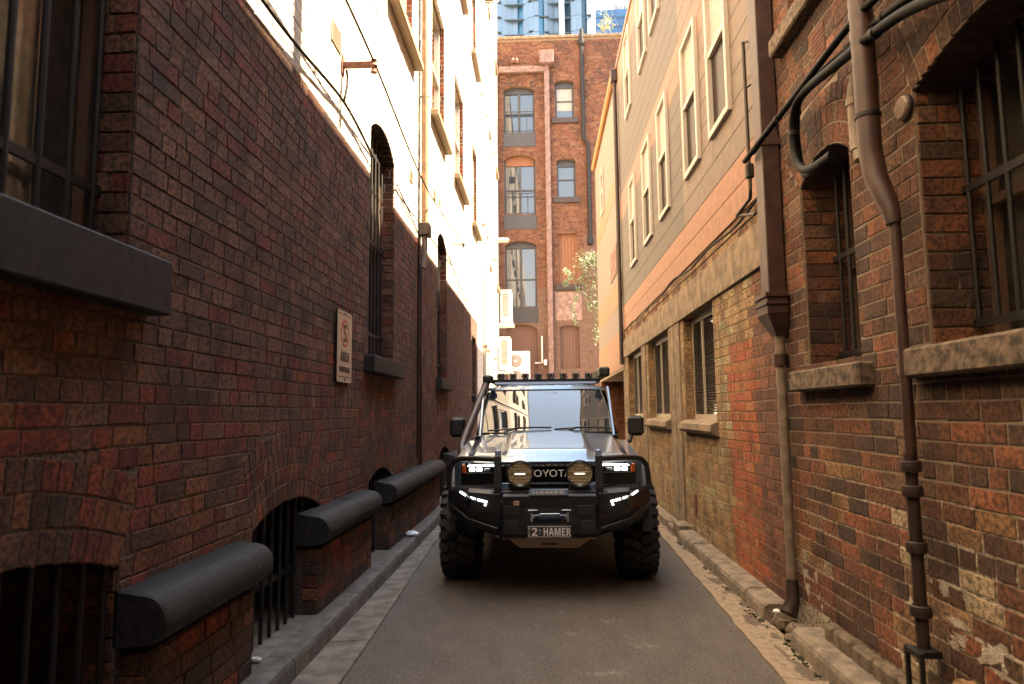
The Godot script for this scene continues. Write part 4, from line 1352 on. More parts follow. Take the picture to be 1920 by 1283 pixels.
func air_unit(at: Vector3, label: String, sideways: bool) -> void:
	var A := thing("air_conditioner", label, "air conditioner", at, "air conditioners at the lane end")
	if sideways:
		part("casing", M.white_metal, A, func(b): b.box(Vector3.ZERO, Vector3(.42, 1.25, .85), .02))
		var g := part("grille", M.grille_slot, A, func(b): b.box(Vector3(-.02, .05, .428), Vector3(.24, .95, .004)))
		for k in 12:
			part("slat", M.white_metal, g, func(b): b.box(Vector3(-.02, -.40 + k * .08, .433), Vector3(.24, .022, .01)))
		part("bracket", M.white_metal, A, func(b): b.box(Vector3(-.03, -.70, 0), Vector3(.62, .08, .9), .01))
	else:
		part("casing", M.white_metal, A, func(b): b.box(Vector3.ZERO, Vector3(.82, 1.35, .36), .02))
		for s in [-.32, .30]:
			var f := part("fan_guard", M.grille_slot, A, func(b): b.lathe(Vector3(-.14, s, .181), Vector3.BACK, [[0, .004], [.24, .004], [.245, 0]], 20))
			part("hub", M.white_metal, f, func(b): b.lathe(Vector3(-.14, s, .181), Vector3.BACK, [[0, .02], [.05, .018], [.06, .004]], 12))
			for k in 3:
				part("guard_ring", M.white_metal, f, func(b): b.lathe(Vector3(-.14, s, .181), Vector3.BACK, [[.085 + k * .05, .006], [.09 + k * .05, .014], [.098 + k * .05, .006]], 20))
		part("badge", M.badge_blue, A, func(b): b.box(Vector3(.24, .48, .181), Vector3(.14, .05, .006)))
		part("stand", M.white_metal, A, func(b): b.box(Vector3(0, -.72, 0), Vector3(.9, .08, .4), .01))

# ---------------------------------------------------------------- towers beyond
func towers() -> void:
	var Z := -150.0
	var B := thing("glass_tower", "curved pale blue glass tower rising behind the red brick parapet", "building")
	part("core", M.tower_glass, B, func(b):
		b.col = Color(.20, .30, .38)
		b.span(Vector3(-12, 0, Z - 30), Vector3(13.0, 130, Z - 2.7)))
	var wave := func(x: float) -> float: return 1.0 * cos(x * .62) - .9
	for fl in 8:
		var y0 := 82.0 + fl * 3.75
		for i in 19:
			var a := -10.51 + i * 1.24
			var e := a + 1.24
			if i == 13:
				part("fin", M.tower_white, B, func(b): b.span(Vector3(a - .2, y0, Z - 1.5), Vector3(e - .35, y0 + 3.74, Z + .6)))
				continue
			var deep: bool = i in [5, 9, 14, 17]
			var q := MB.new()
			q.col = (Color(.026, .105, .165) if deep and i < 10 else Color(.012, .034, .055) if deep else Color(.115, .165, .21)) * rng.randf_range(.92, 1.08)
			var za: float = Z + wave.call(a) - (.5 if deep else 0.0)
			var ze: float = Z + wave.call(e) - (.5 if deep else 0.0)
			var p := [Vector3(a + .015, y0 + .05, za), Vector3(e - .015, y0 + .05, ze), Vector3(e - .015, y0 + 3.7, ze), Vector3(a + .015, y0 + 3.7, za)]
			q.face(p, Vector3.BACK)
			for k in 4:
				var k2 := (k + 1) % 4
				q.face([p[k], p[k2], p[k2] - Vector3(0, 0, .3), p[k] - Vector3(0, 0, .3)], (p[k] + p[k2]) * .5 - (p[0] + p[2]) * .5)
			put("pane", q, M.tower_glass, B)
			if rng.randf() < .3:
				part("open_vent", M.frame_dark, B, func(b): b.span(Vector3(a + .1, y0 + .06, minf(za, ze) - .05), Vector3(e - .1, y0 + .30, maxf(za, ze) + .05)))
		part("floor_edge", M.tower_glass, B, func(b):
			b.col = Color(.10, .15, .19)
			b.span(Vector3(-10.6, y0 + 3.70, Z - 2.4), Vector3(12.9, y0 + 3.80, Z - .85)))
	part("lower_wall", M.tower_glass, B, func(b):
		b.col = Color(.16, .22, .27)
		b.span(Vector3(-10.6, 0, Z - 2.5), Vector3(12.9, 81.9, Z - .6)))
	var C := thing("blue_office_block", "low blue glass office block with a white lettered top beside the tower", "building")
	var Z2 := -230.0
	part("core", M.tower_white, C, func(b): b.span(Vector3(20.9, 0, Z2 - 30), Vector3(60, 143.0, Z2 - .5)))
	for fl in 5:
		var y0 := 126.4 + fl * 3.5
		for i in 9:
			var q := MB.new()
			q.col = Color(.022, .075, .155) * rng.randf_range(.8, 1.2)
			q.span(Vector3(21.1 + i * 2.0, y0 + .75, Z2 - .45), Vector3(23.0 + i * 2.0, y0 + 3.45, Z2))
			put("pane", q, M.tower_glass, C)
		part("spandrel", M.tower_glass, C, func(b):
			b.col = Color(.010, .042, .08)
			b.span(Vector3(21.05, y0, Z2 - .45), Vector3(39.2, y0 + .72, Z2 + .05)))
	part("lower_wall", M.tower_glass, C, func(b):
		b.col = Color(.04, .125, .24)
		b.span(Vector3(21.05, 0, Z2 - .45), Vector3(39.2, 126.3, Z2)))
	part("sign_block", M.tower_white, C, func(b): b.span(Vector3(26.6, 144.0, Z2 - 20), Vector3(45, 152, Z2 - 1)))
	var tx := put("lettering", text_mesh("BHK", 2.3, .15), M.pipe_grey, C)
	fit(tx, Vector3(30.4, 145.1, Z2 - .85), 4.4, 1.7)

# ---------------------------------------------------------------- the lane behind the camera, which the windscreen and paint mirror
func behind() -> void:
	var B := thing("olive_building", "olive rendered building further back along the warm brick side", "building")
	part("wall", M.stone_tan, B, func(b): b.span(Vector3(RX + .0, 0, 6.02), Vector3(RX + 7, 11.5, 26)))
	for z in [8.0, 11.0, 14.0, 17.0]:
		for y in [4.4, 7.6]:
			var w := part("window", M.glass, B, func(b): b.span(Vector3(RX - .03, y, z), Vector3(RX - .004, y + 1.7, z + .9)))
			part("frame", M.frame_cream, w, func(b): frame_x(b, RX - .03, -z - .9, -z, y, y + 1.7, .08, true))
	var C := thing("back_building", "plain brick building closing the lane behind the viewer", "building")
	part("wall", M.render_pink, C, func(b): b.span(Vector3(-9, 0, 26.02), Vector3(9, 14, 32)))
	part("roof", M.roof, C, func(b): b.span(Vector3(-9, 14.002, 26.0), Vector3(9, 14.2, 32)))
	var A := thing("shade_archway", "unseen dark block added over the lane behind the viewer to darken the near walls", "building")  # added out of view to cut sky light on the nearest walls
	part("shade_span", M.mortar_dark, A, func(b): b.span(Vector3(LX + .002, 3.7, 2.2), Vector3(RX - .002, 9.0, 8.9)))
	part("shade_beam", M.iron_brown, A, func(b): b.span(Vector3(LX + .002, 3.45, 2.1), Vector3(RX - .002, 3.698, 2.4), .01))
	var D := thing("white_terrace", "white painted terrace further back along the shaded brick side", "building")
	part("wall", M.cream, D, func(b): b.span(Vector3(LX - 7, 0, 9.04), Vector3(LX - .01, 17, 26)))
	for z in [10.5, 14.0, 17.5]:
		for y in [4.4, 8.6, 12.4]:
			var w := part("window", M.glass, D, func(b): b.span(Vector3(LX - .02, y, z), Vector3(LX + .02, y + 1.9, z + 1.1)))
			part("frame", M.frame_cream, w, func(b): frame_x(b, LX + .02, -z - 1.1, -z, y, y + 1.9, .08, true))

# ---------------------------------------------------------------- pipes, wires, signs on the walls
func wall_fittings() -> void:
	# tan downpipe on the painted wall
	var P := thing("tan_downpipe", "slim tan downpipe with a dark leaf box on the white upper wall", "pipe")
	part("pipe", M.pipe_tan, P, func(b): b.tube([Vector3(LX + .07, 20.0, -9.45), Vector3(LX + .07, 4.2, -9.45)], .05, 10))
	part("leaf_box", M.iron_brown, P, func(b): b.span(Vector3(LX + .005, 4.02, -9.56), Vector3(LX + .15, 4.2, -9.34), .01))
	part("tail", M.pipe_grey, P, func(b): b.tube([Vector3(LX + .07, 4.02, -9.45), Vector3(LX + .07, 3.75, -9.45), Vector3(LX + .045, 3.55, -9.40)], .042, 8))
	part("tail", M.pipe_brown, P, func(b): b.tube([Vector3(LX + .035, 3.6, -9.36), Vector3(LX + .035, .82, -9.36)], .022, 8))
	for y in [6.1, 8.0, 10.0, 12.0]:
		part("clip", M.iron, P, func(b): b.tube([Vector3(LX + .0, y, -9.45), Vector3(LX + .135, y, -9.45)], .014, 6))
	part("cable", M.cable, P, func(b): b.tube([Vector3(LX + .012, 9.5, -9.28), Vector3(LX + .012, 3.6, -9.28), Vector3(LX + .012, .9, -9.26)], .009, 5))
	for p in [[19.6, .06, "pale round downpipe on the white building, first beyond the brick"], [21.1, .045, "thin pale downpipe, second along the white building"], [24.2, .06, "pale round downpipe furthest along the white building"]]:
		var Q := thing("pale_downpipe", p[2], "pipe")
		part("pipe", M.pipe_pale, Q, func(b): b.tube([Vector3(LX + .08, 22.5, -p[0]), Vector3(LX + .08, .3, -p[0])], p[1], 8))
		for y in [3.4, 7.0, 11.0, 15.0]:
			part("collar", M.pipe_grey, Q, func(b): b.tube([Vector3(LX + .08, y, -p[0]), Vector3(LX + .08, y + .07, -p[0])], p[1] + .015, 8))
	# insulator bracket and wires
	var K := thing("wire_bracket", "rusty iron bracket with a ceramic insulator on the white upper wall", "bracket")
	part("arm", M.rust, K, func(b): b.span(Vector3(LX - .005, 4.52, -5.64), Vector3(LX + .30, 4.57, -5.60), .004))
	part("wall_plate", M.rust, K, func(b): b.span(Vector3(LX - .004, 4.46, -5.66), Vector3(LX + .012, 4.63, -5.58)))
	part("insulator", M.rust, K, func(b): b.lathe(Vector3(LX + .28, 4.50, -5.62), Vector3.UP, [[0, -.03], [.03, -.03], [.022, 0], [.035, .03], [.02, .06], [.03, .085], [0, .10]], 10))
	var k2 := thing("wire_bracket", "small bracket with insulator further along the white wall before the lamp", "bracket")
	part("arm", M.frame_cream, k2, func(b): b.span(Vector3(LX - .005, 4.73, -12.86), Vector3(LX + .26, 4.78, -12.82), .004))
	part("insulator", M.iron, k2, func(b): b.lathe(Vector3(LX + .24, 4.72, -12.84), Vector3.UP, [[0, -.03], [.03, -.03], [.022, 0], [.035, .03], [0, .08]], 8))
	wire("thick sagging black cable clipped low across the white upper wall", [Vector3(LX + .05, 4.02, -1.0), Vector3(LX + .05, 4.0, -3.84), Vector3(LX + .05, 4.16, -5.50), Vector3(LX + .04, 4.08, -6.55)], .013)
	wire("black wire from the rusty bracket arm out of the top of the picture", [Vector3(LX + .28, 4.66, -2.0), Vector3(LX + .28, 4.60, -4.0), Vector3(LX + .28, 4.57, -5.62), Vector3(LX + .20, 4.52, -8.8), Vector3(LX + .24, 4.75, -12.84)], .010)
	wire("short black drop wire hanging from the rusty bracket", [Vector3(LX + .04, 4.50, -5.62), Vector3(LX + .06, 4.35, -5.58), Vector3(LX + .05, 4.17, -5.52)], .011)
	wire("thin wire looping from the second barred window to the slim tan downpipe", [Vector3(LX + .02, 4.22, -7.8), Vector3(LX + .02, 4.12, -8.5), Vector3(LX + .02, 3.98, -9.3)], .010)
	wire("slack wire loop between the small bracket and the third window head", [Vector3(LX + .02, 4.4, -12.3), Vector3(LX + .06, 4.2, -13.0), Vector3(LX + .06, 3.98, -14.6), Vector3(LX + .03, 4.25, -15.8)], .012)
	# street lamp arm
	var L := thing("wall_lamp", "white wall lamp on a short arm near the far air conditioners", "lamp")
	part("arm", M.white_metal, L, func(b): b.tube([Vector3(LX, 6.3, -19.2), Vector3(LX + .25, 6.42, -19.2), Vector3(LX + .45, 6.46, -19.2)], .025, 6))
	part("lamp_head", M.white_metal, L, func(b): b.box(Vector3(LX + .62, 6.46, -19.2), Vector3(.42, .09, .2), .03))
	var G := thing("red_sign_box", "small red-brown box sticking out of the white wall at the skyline", "sign")
	part("box", M.rust, G, func(b): b.span(Vector3(LX + .02, 14.2, -20.0), Vector3(LX + .40, 14.5, -19.7), .01))
	part("arm", M.pipe_pale, G, func(b): b.tube([Vector3(LX + .02, 14.2, -19.85), Vector3(LX + .55, 14.16, -19.85)], .02, 6))
	# parking sign
	var S := thing("parking_sign", "cream no-stopping sign with a red ringed S on the sooty brick wall", "sign", Vector3(LX + .022, 2.08, -5.73))
	var rr := func(w: float, h: float, r: float) -> PackedVector2Array:
		var poly := PackedVector2Array()
		for q in [[1, 1, 0], [-1, 1, 1], [-1, -1, 2], [1, -1, 3]]:
			for i in 5:
				var a: float = PI * .5 * (q[2] + i / 4.0)
				poly.append(Vector2(q[0] * (w * .5 - r) + cos(a) * r, q[1] * (h * .5 - r) + sin(a) * r))
		return poly
	part("board", M.iron, S, func(b): b.prism(rr.call(.44, .62, .03), Vector3(-.008, 0, 0), Vector3(0, 0, -1), Vector3.UP, Vector3.RIGHT, .012))
	part("face_plate", M.sign_face, S, func(b): b.prism(rr.call(.425, .605, .026), Vector3(.0045, 0, 0), Vector3(0, 0, -1), Vector3.UP, Vector3.RIGHT, .002))
	part("border", M.sign_black, S, func(b):
		for q in [[-.18, -.262, .18, -.254], [-.18, .270, .18, .277]]:
			b.span(Vector3(.0065, q[1], q[0]), Vector3(.0078, q[3], q[2])))
	part("ring", M.sign_red, S, func(b): b.lathe(Vector3(.0065, .115, 0), Vector3.RIGHT, [[.098, 0], [.098, .0013], [.118, .0013], [.118, 0]], 36))
	for w in [["S", .085, .15, .115], ["AREA", .26, .085, -.085], ["UNIVERSAL", .32, .05, -.195]]:
		var t := put("lettering", text_mesh(w[0], w[2], .002), M.sign_black, S)
		fit(t, Vector3(0, w[3], 0), w[1], w[2])
		var keep := t.transform
		t.transform = Transform3D(Basis(Vector3(0, 0, -1), Vector3.UP, Vector3.RIGHT), Vector3(.0085, 0, 0)) * keep
	part("slash", M.sign_red, S, func(b): b.box(Vector3(.0105, .115, 0), Vector3(.001, .20, .018), 0.0, Basis(Vector3.RIGHT, .78)))
	for y in [-.28, .285]:
		part("bolt", M.iron, S, func(b): b.lathe(Vector3(.0065, y, 0), Vector3.RIGHT, [[.011, 0], [.009, .005], [0, .006]], 8))
	# square downpipe at the joint of the two buildings
	var D := thing("square_downpipe", "dark brown square downpipe with a tapered hopper between brick and orange panels", "pipe")
	part("shaft", M.pipe_brown, D, func(b): b.span(Vector3(RX - .135, 2.33, -5.03), Vector3(RX - .012, 12.0, -4.86), .006))
	part("strap", M.pipe_brown, D, func(b): b.span(Vector3(RX - .145, 3.42, -5.04), Vector3(RX - .004, 3.47, -4.85), .003))
	part("hopper", M.pipe_brown, D, func(b):
		b.span(Vector3(RX - .16, 2.18, -5.06), Vector3(RX - .012, 2.33, -4.83), .006)
		b.span(Vector3(RX - .175, 2.30, -5.075), Vector3(RX - .010, 2.335, -4.815), .004)
		b.span(Vector3(RX - .172, 2.245, -5.072), Vector3(RX - .010, 2.265, -4.818), .004)
		var t := [Vector3(RX - .16, 2.18, -5.06), Vector3(RX - .16, 2.18, -4.83), Vector3(RX - .012, 2.18, -4.83), Vector3(RX - .012, 2.18, -5.06)]
		var l := [Vector3(RX - .085, 2.03, -4.99), Vector3(RX - .085, 2.03, -4.90), Vector3(RX - .012, 2.03, -4.90), Vector3(RX - .012, 2.03, -4.99)]
		for k in 4:
			var j := (k + 1) % 4
			b.face([t[k], t[j], l[j], l[k]], (t[k] + t[j]) * .5 - Vector3(RX - .08, 2.18, -4.945)))
	part("pipe", M.pipe_grey, D, func(b): b.tube([Vector3(RX - .05, 2.04, -4.945), Vector3(RX - .05, .30, -4.945)], .034, 10))
	part("collar", M.pipe_brown, D, func(b): b.tube([Vector3(RX - .05, 1.82, -4.945), Vector3(RX - .05, 1.90, -4.945)], .05, 10))
	part("shoe", M.iron_brown, D, func(b): b.tube([Vector3(RX - .05, .34, -4.945), Vector3(RX - .055, .2, -4.93), Vector3(RX - .10, .12, -4.90)], [.04, .045, .06], 10))
	# round cast iron soil pipe
	var R := thing("cast_iron_pipe", "rusty brown round soil pipe that cranks and narrows on the warm brick wall", "pipe")
	part("upper_pipe", M.pipe_brown, R, func(b): b.tube([Vector3(RX - .12, 7.5, -3.33), Vector3(RX - .12, 2.78, -3.33), Vector3(RX - .115, 2.62, -3.30), Vector3(RX - .085, 2.46, -3.25), Vector3(RX - .075, 2.38, -3.245)], [.056, .056, .054, .044, .036], 14))
	part("lower_pipe", M.pipe_brown, R, func(b): b.tube([Vector3(RX - .07, 2.40, -3.245), Vector3(RX - .07, 1.26, -3.245)], .026, 10))
	part("bottom_pipe", M.iron_brown, R, func(b): b.tube([Vector3(RX - .075, 1.30, -3.245), Vector3(RX - .075, .44, -3.245)], .028, 10))
	for y in [1.24, 1.13, .88, .60]:
		part("collar", M.iron_brown, R, func(b): b.lathe(Vector3(RX - .075, y, -3.245), Vector3.UP, [[.035, -.026], [.044, -.022], [.046, .0], [.044, .022], [.035, .026]], 14))
	part("strap", M.iron, R, func(b): b.lathe(Vector3(RX - .12, 2.95, -3.33), Vector3.UP, [[.057, -.012], [.062, -.01], [.062, .01], [.057, .012]], 14))
	part("foot_bracket", M.iron, R, func(b):
		b.span(Vector3(RX - .13, .16, -3.31), Vector3(RX - .11, .44, -3.29), .003); b.span(Vector3(RX - .13, .16, -3.19), Vector3(RX - .11, .44, -3.17), .003)
		b.span(Vector3(RX - .131, .41, -3.288), Vector3(RX - .02, .44, -3.192), .003); b.span(Vector3(RX - .131, .16, -3.288), Vector3(RX - .02, .19, -3.192), .003))
	part("branch_stub", M.pipe_tan, R, func(b): b.lathe(Vector3(RX + .02, .33, -3.02), Vector3.LEFT, [[.05, 0], [.052, .05], [.06, .052], [.06, .075], [.045, .08], [.04, .105], [0, .105]], 14))
	var Y := thing("clay_pipe", "thin sandy pipe with a bend beside the rusty soil pipe", "pipe")
	part("pipe", M.pipe_grey, Y, func(b): b.tube([Vector3(RX - .05, 4.5, -3.52), Vector3(RX - .05, 3.32, -3.55), Vector3(RX - .05, 3.20, -3.62), Vector3(RX - .05, 2.96, -3.62), Vector3(RX - .05, 2.82, -3.58)], .030, 10))
	part("collar", M.pipe_grey, Y, func(b): b.tube([Vector3(RX - .05, 3.14, -3.62), Vector3(RX - .05, 3.18, -3.62)], .037, 10))
	part("collar", M.pipe_grey, Y, func(b): b.tube([Vector3(RX - .05, 2.88, -3.60), Vector3(RX - .05, 2.94, -3.615)], .037, 10))
	var Cc := thing("round_cap", "small round metal cap on the brick beside the soil pipe", "cap")
	part("disc", M.pipe_grey, Cc, func(b): b.lathe(Vector3(RX + .01, 2.93, -3.20), Vector3.LEFT, [[.055, 0], [.056, .035], [.048, .045], [0, .047]], 18))
	part("rim", M.iron_brown, Cc, func(b): b.lathe(Vector3(RX + .01, 2.93, -3.20), Vector3.LEFT, [[.056, .01], [.064, .012], [.064, .026], [.056, .028]], 18))
	# black conduits
	conduit("thick black conduit bending down into the small barred window head", [Vector3(1.66, 3.05, -2.4), Vector3(1.64, 3.26, -2.95), Vector3(1.62, 3.36, -3.6), Vector3(1.62, 3.42, -4.02), Vector3(1.62, 3.38, -4.20), Vector3(1.62, 3.20, -4.25), Vector3(1.62, 3.02, -4.18), Vector3(1.62, 2.93, -4.0), Vector3(1.62, 2.90, -3.7)], .027)
	conduit("black conduit that lies over the thick one and turns down behind it", [Vector3(1.68, 3.12, -2.4), Vector3(1.665, 3.33, -2.95), Vector3(1.66, 3.42, -3.6), Vector3(1.655, 3.47, -4.05), Vector3(1.65, 3.40, -4.24), Vector3(1.65, 3.14, -4.26), Vector3(1.65, 2.95, -4.16), Vector3(1.65, 2.93, -3.9)], .022)
	conduit("straight grey-black conduit crossing the square downpipe to the gas pipe", [Vector3(1.70, 3.30, -2.6), Vector3(1.64, 3.48, -3.2), Vector3(1.60, 3.44, -4.2), Vector3(1.58, 3.40, -5.12)], .021)
	var J := thing("gas_pipe", "thin rusty gas pipe stepping down the tan panels to the brick", "pipe")
	part("pipe", M.iron_brown, J, func(b): b.tube([Vector3(RX - .03, 4.40, -5.16), Vector3(RX - .06, 4.52, -5.40), Vector3(RX - .06, 4.50, -5.41), Vector3(RX - .06, 3.28, -5.40), Vector3(RX - .06, 3.2, -5.42), Vector3(RX - .06, 3.17, -5.80)], .015, 8))
	part("joint", M.iron, J, func(b): b.box(Vector3(RX - .06, 3.42, -5.40), Vector3(.06, .12, .06), .01))
	part("clip", M.iron, J, func(b): b.tube([Vector3(RX - .06, 4.12, -5.40), Vector3(RX + .0, 4.12, -5.25)], .008, 6))
	part("tail", M.iron_brown, J, func(b): b.tube([Vector3(RX - .05, 3.17, -5.80), Vector3(RX - .05, 3.05, -5.35)], .013, 8))

func wire(label: String, pts: Array, r: float) -> void:
	var c := Curve3D.new()
	for i in pts.size():
		var t: Vector3 = (pts[mini(i + 1, pts.size() - 1)] - pts[maxi(i - 1, 0)]) * .16
		c.add_point(pts[i], -t, t)
	tag(part("wire", M.cable, self, func(b): b.tube(Array(c.tessellate_even_length(4, .12)), r, 6)), label, "wire")

func conduit(label: String, pts: Array, r: float) -> void:
	var c := Curve3D.new()
	for i in pts.size():
		var t: Vector3 = (pts[mini(i + 1, pts.size() - 1)] - pts[maxi(i - 1, 0)]) * .18
		c.add_point(pts[i], -t, t)
	var o := thing("conduit", label, "conduit")
	part("tube", M.cable, o, func(b): b.tube(Array(c.tessellate_even_length(5, .05)), r, 12))
	for k in [0.3, 0.72]:
		var p := c.sample_baked(c.get_baked_length() * k)
		var q := c.sample_baked(c.get_baked_length() * k + .03)
		part("collar", M.iron, o, func(b): b.tube([p, q], r + .005, 12))

# ---------------------------------------------------------------- the four-wheel-drive (local axes: +z towards the front, origin under the front axle)
func sm(a: float, b: float, x: float) -> float:
	var t := clampf((x - a) / (b - a), 0.0, 1.0)
	return t * t * (3.0 - 2.0 * t)

func hood_y(x: float, t: float) -> float:                     # t: 0 at the nose, 1 at the windscreen
	var ax := absf(x)
	var y := 1.150 + 0.150 * t - 0.020 * (x / .7) * (x / .7)
	y += 0.030 * (1.0 - sm(.34, .40, ax)) * sm(.0, .10, t)
	y -= 0.048 * pow(1.0 - minf(t / .12, 1.0), 2.0)
	y -= 0.055 * sm(.64, .74, ax)
	return y

func vehicle() -> void:
	var V := thing("four_wheel_drive", "slate blue lifted four-wheel-drive with black bull bar, snorkel and roof lights", "vehicle", Vector3(.045, 0, -6.55))
	var hood := part("hood", M.car_paint, V, func(b): b.grid(func(u: float, w: float) -> Vector3:
		var hw := lerpf(.715, .745, w)
		var x := (u * 2.0 - 1.0) * hw
		return Vector3(x, hood_y(x, w), lerpf(.685, -.47, w) - .05 * (x / .7) * (x / .7) * (1.0 - w)), 48, 26, Vector3.UP))
	part("hood_lip", M.car_paint, hood, func(b): b.grid(func(u: float, w: float) -> Vector3:
		var x := (u * 2.0 - 1.0) * .712
		var y0 := hood_y(x, 0.0)
		return Vector3(x, lerpf(y0, 1.080, w) , .685 - .05 * (x / .7) * (x / .7) + .012 * sin(w * PI)), 24, 4, Vector3.BACK))
	for s in [-1.0, 1.0]:
		# front wing with its wheel opening
		var poly := PackedVector2Array([Vector2(.60, 1.09), Vector2(.45, 1.105), Vector2(-.47, 1.225), Vector2(-.52, 1.22), Vector2(-.52, .56), Vector2(-.46, .56)])
		for k in 13:
			var a := PI * .93 - PI * .86 * k / 12.0
			poly.append(Vector2(cos(a) * .50, .46 + sin(a) * .48))
		poly.append(Vector2(.60, .62))
		part("front_wing", M.car_paint, V, func(b): b.prism(poly, Vector3(s * .66, 0, 0), Vector3.BACK, Vector3.UP, Vector3.RIGHT * s, .145))
		var fl := PackedVector2Array()
		for k in 15:
			var a := PI * .98 - PI * .96 * k / 14.0
			fl.append(Vector2(cos(a) * .575, .46 + sin(a) * .545))
		for k in 15:
			var a := PI * .02 + PI * .96 * k / 14.0
			fl.append(Vector2(cos(a) * .495, .46 + sin(a) * .475))
		part("wheel_flare", M.plastic_black, V, func(b): b.prism(fl, Vector3(s * .80, 0, 0), Vector3.BACK, Vector3.UP, Vector3.RIGHT * s, .085))
		# wheel house lining
		part("wheel_house", M.plastic_black, V, func(b): b.span(Vector3(s * .30, .75, -.6), Vector3(s * .70, .98, .58)))
		# cab side and doors
		var side := PackedVector2Array([Vector2(-.525, .56), Vector2(-2.62, .56), Vector2(-2.66, 1.22), Vector2(-.525, 1.22)])
		part("cab_side", M.car_paint, V, func(b): b.prism(side, Vector3(s * .66, 0, 0), Vector3.BACK, Vector3.UP, Vector3.RIGHT * s, .14))
		for dr in [[-.60, -1.56], [-1.60, -2.52]]:
			var door := part("door", M.car_paint, V, func(b): b.span(Vector3(s * .797, .60, dr[1]), Vector3(s * .812, 1.20, dr[0]), .005))
			part("handle", M.plastic_black, door, func(b): b.span(Vector3(s * .812, 1.08, dr[1] + .06), Vector3(s * .836, 1.11, dr[1] + .24), .006))
			part("side_glass", M.glass, door, func(b):
				var p := [Vector3(s * .748, 1.225, dr[0] + (.0 if dr[0] < -1 else -.02)), Vector3(s * .748, 1.225, dr[1]), Vector3(s * .652, 1.745, dr[1]), Vector3(s * .652, 1.745, dr[0] - (.0 if dr[0] < -1 else .46))]
				b.face(p, Vector3.RIGHT * s)
				b.face([p[0] - Vector3(s * .01, 0, 0), p[1] - Vector3(s * .01, 0, 0), p[2] - Vector3(s * .01, 0, 0), p[3] - Vector3(s * .01, 0, 0)], Vector3.LEFT * s))
		part("windscreen_pillar", M.car_paint, V, func(b): beam(b, Vector3(s * .742, 1.245, -.52), Vector3(s * .632, 1.775, -1.09), .034, .055))
		part("centre_pillar", M.car_paint, V, func(b): beam(b, Vector3(s * .742, 1.22, -1.58), Vector3(s * .645, 1.78, -1.58), .03, .05))
		part("rear_pillar", M.car_paint, V, func(b): beam(b, Vector3(s * .742, 1.22, -2.60), Vector3(s * .645, 1.78, -2.56), .03, .09))
		part("side_step", M.steel_black, V, func(b): b.tube([Vector3(s * .82, .50, -.62), Vector3(s * .86, .50, -.72), Vector3(s * .86, .50, -2.45), Vector3(s * .82, .50, -2.55)], .035, 8))
	part("door_sill", M.plastic_black, V, func(b): b.span(Vector3(-.70, .48, -2.6), Vector3(.70, .70, -.52)))
	part("cab_interior", M.plastic_black, V, func(b): b.span(Vector3(-.63, .71, -2.58), Vector3(.63, 1.26, -.75)))
	part("firewall", M.plastic_black, V, func(b): b.span(Vector3(-.66, .70, -.70), Vector3(.66, 1.20, -.50)))
	part("engine_bay", M.plastic_black, V, func(b): b.span(Vector3(-.62, .60, -.46), Vector3(.62, 1.05, .56)))
	part("roof", M.car_paint, V, func(b):
		b.grid(func(u: float, w: float) -> Vector3:
			var x := (u * 2.0 - 1.0) * .665
			return Vector3(x, 1.835 - .055 * pow(absf(x / .665), 4.0) - .035 * pow(1.0 - minf(w / .1, 1.0), 2.0), lerpf(-1.095, -2.62, w) - .075 * (x / .665) * (x / .665) * (1.0 - w)), 20, 12, Vector3.UP)
		b.span(Vector3(-.655, 1.765, -2.60), Vector3(.655, 1.782, -1.19), .004))
	part("header_rail", M.car_paint, V, func(b): b.grid(func(u: float, w: float) -> Vector3:
		var x := (u * 2.0 - 1.0) * .645
		return Vector3(x, lerpf(1.802, 1.758, w) - .012 * (x / .64) * (x / .64) * (1.0 - w), lerpf(-1.097, -1.064, w) - .075 * (x / .64) * (x / .64)), 16, 4, Vector3.BACK))
	part("rear_wall", M.car_paint, V, func(b): b.span(Vector3(-.645, 1.22, -2.66), Vector3(.645, 1.77, -2.60), .01))
	part("windscreen", M.windscreen, V, func(b): b.grid(func(u: float, w: float) -> Vector3:
		var k := u * 2.0 - 1.0
		return Vector3(k * lerpf(.705, .608, w), lerpf(1.300, 1.757, w) + .014 * sin(w * PI), lerpf(-.505, -1.060, w) - .085 * k * k + .012 * sin(w * PI)), 40, 14, Vector3(0, .6, .8)))
	part("windscreen_seal", M.plastic_black, V, func(b):
		for e in [[0.0, 0], [1.0, 0], [0.0, 1], [1.0, 1]]:
			var pts := []
			for i in 15:
				var t := i / 14.0
				var u: float = t if e[1] == 0 else e[0]
				var w: float = e[0] if e[1] == 0 else t
				var k := u * 2.0 - 1.0
				pts.append(Vector3(k * lerpf(.708, .611, w), lerpf(1.298, 1.757, w) + .014 * sin(w * PI), lerpf(-.503, -1.060, w) - .085 * k * k + .012 * sin(w * PI)))
			b.tube(pts, .010, 6))
	part("cowl", M.car_paint, V, func(b): b.grid(func(u: float, w: float) -> Vector3:
		var k := u * 2.0 - 1.0
		return Vector3(k * .735, 1.292 + .006 * sin(w * PI) - .02 * absf(k) * k * k, lerpf(-.440, -.535, w) - .085 * k * k * w), 24, 5, Vector3.UP))
	part("rear_mirror", M.plastic_black, V, func(b): b.box(Vector3(.045, 1.70, -1.01), Vector3(.18, .045, .02), .01))
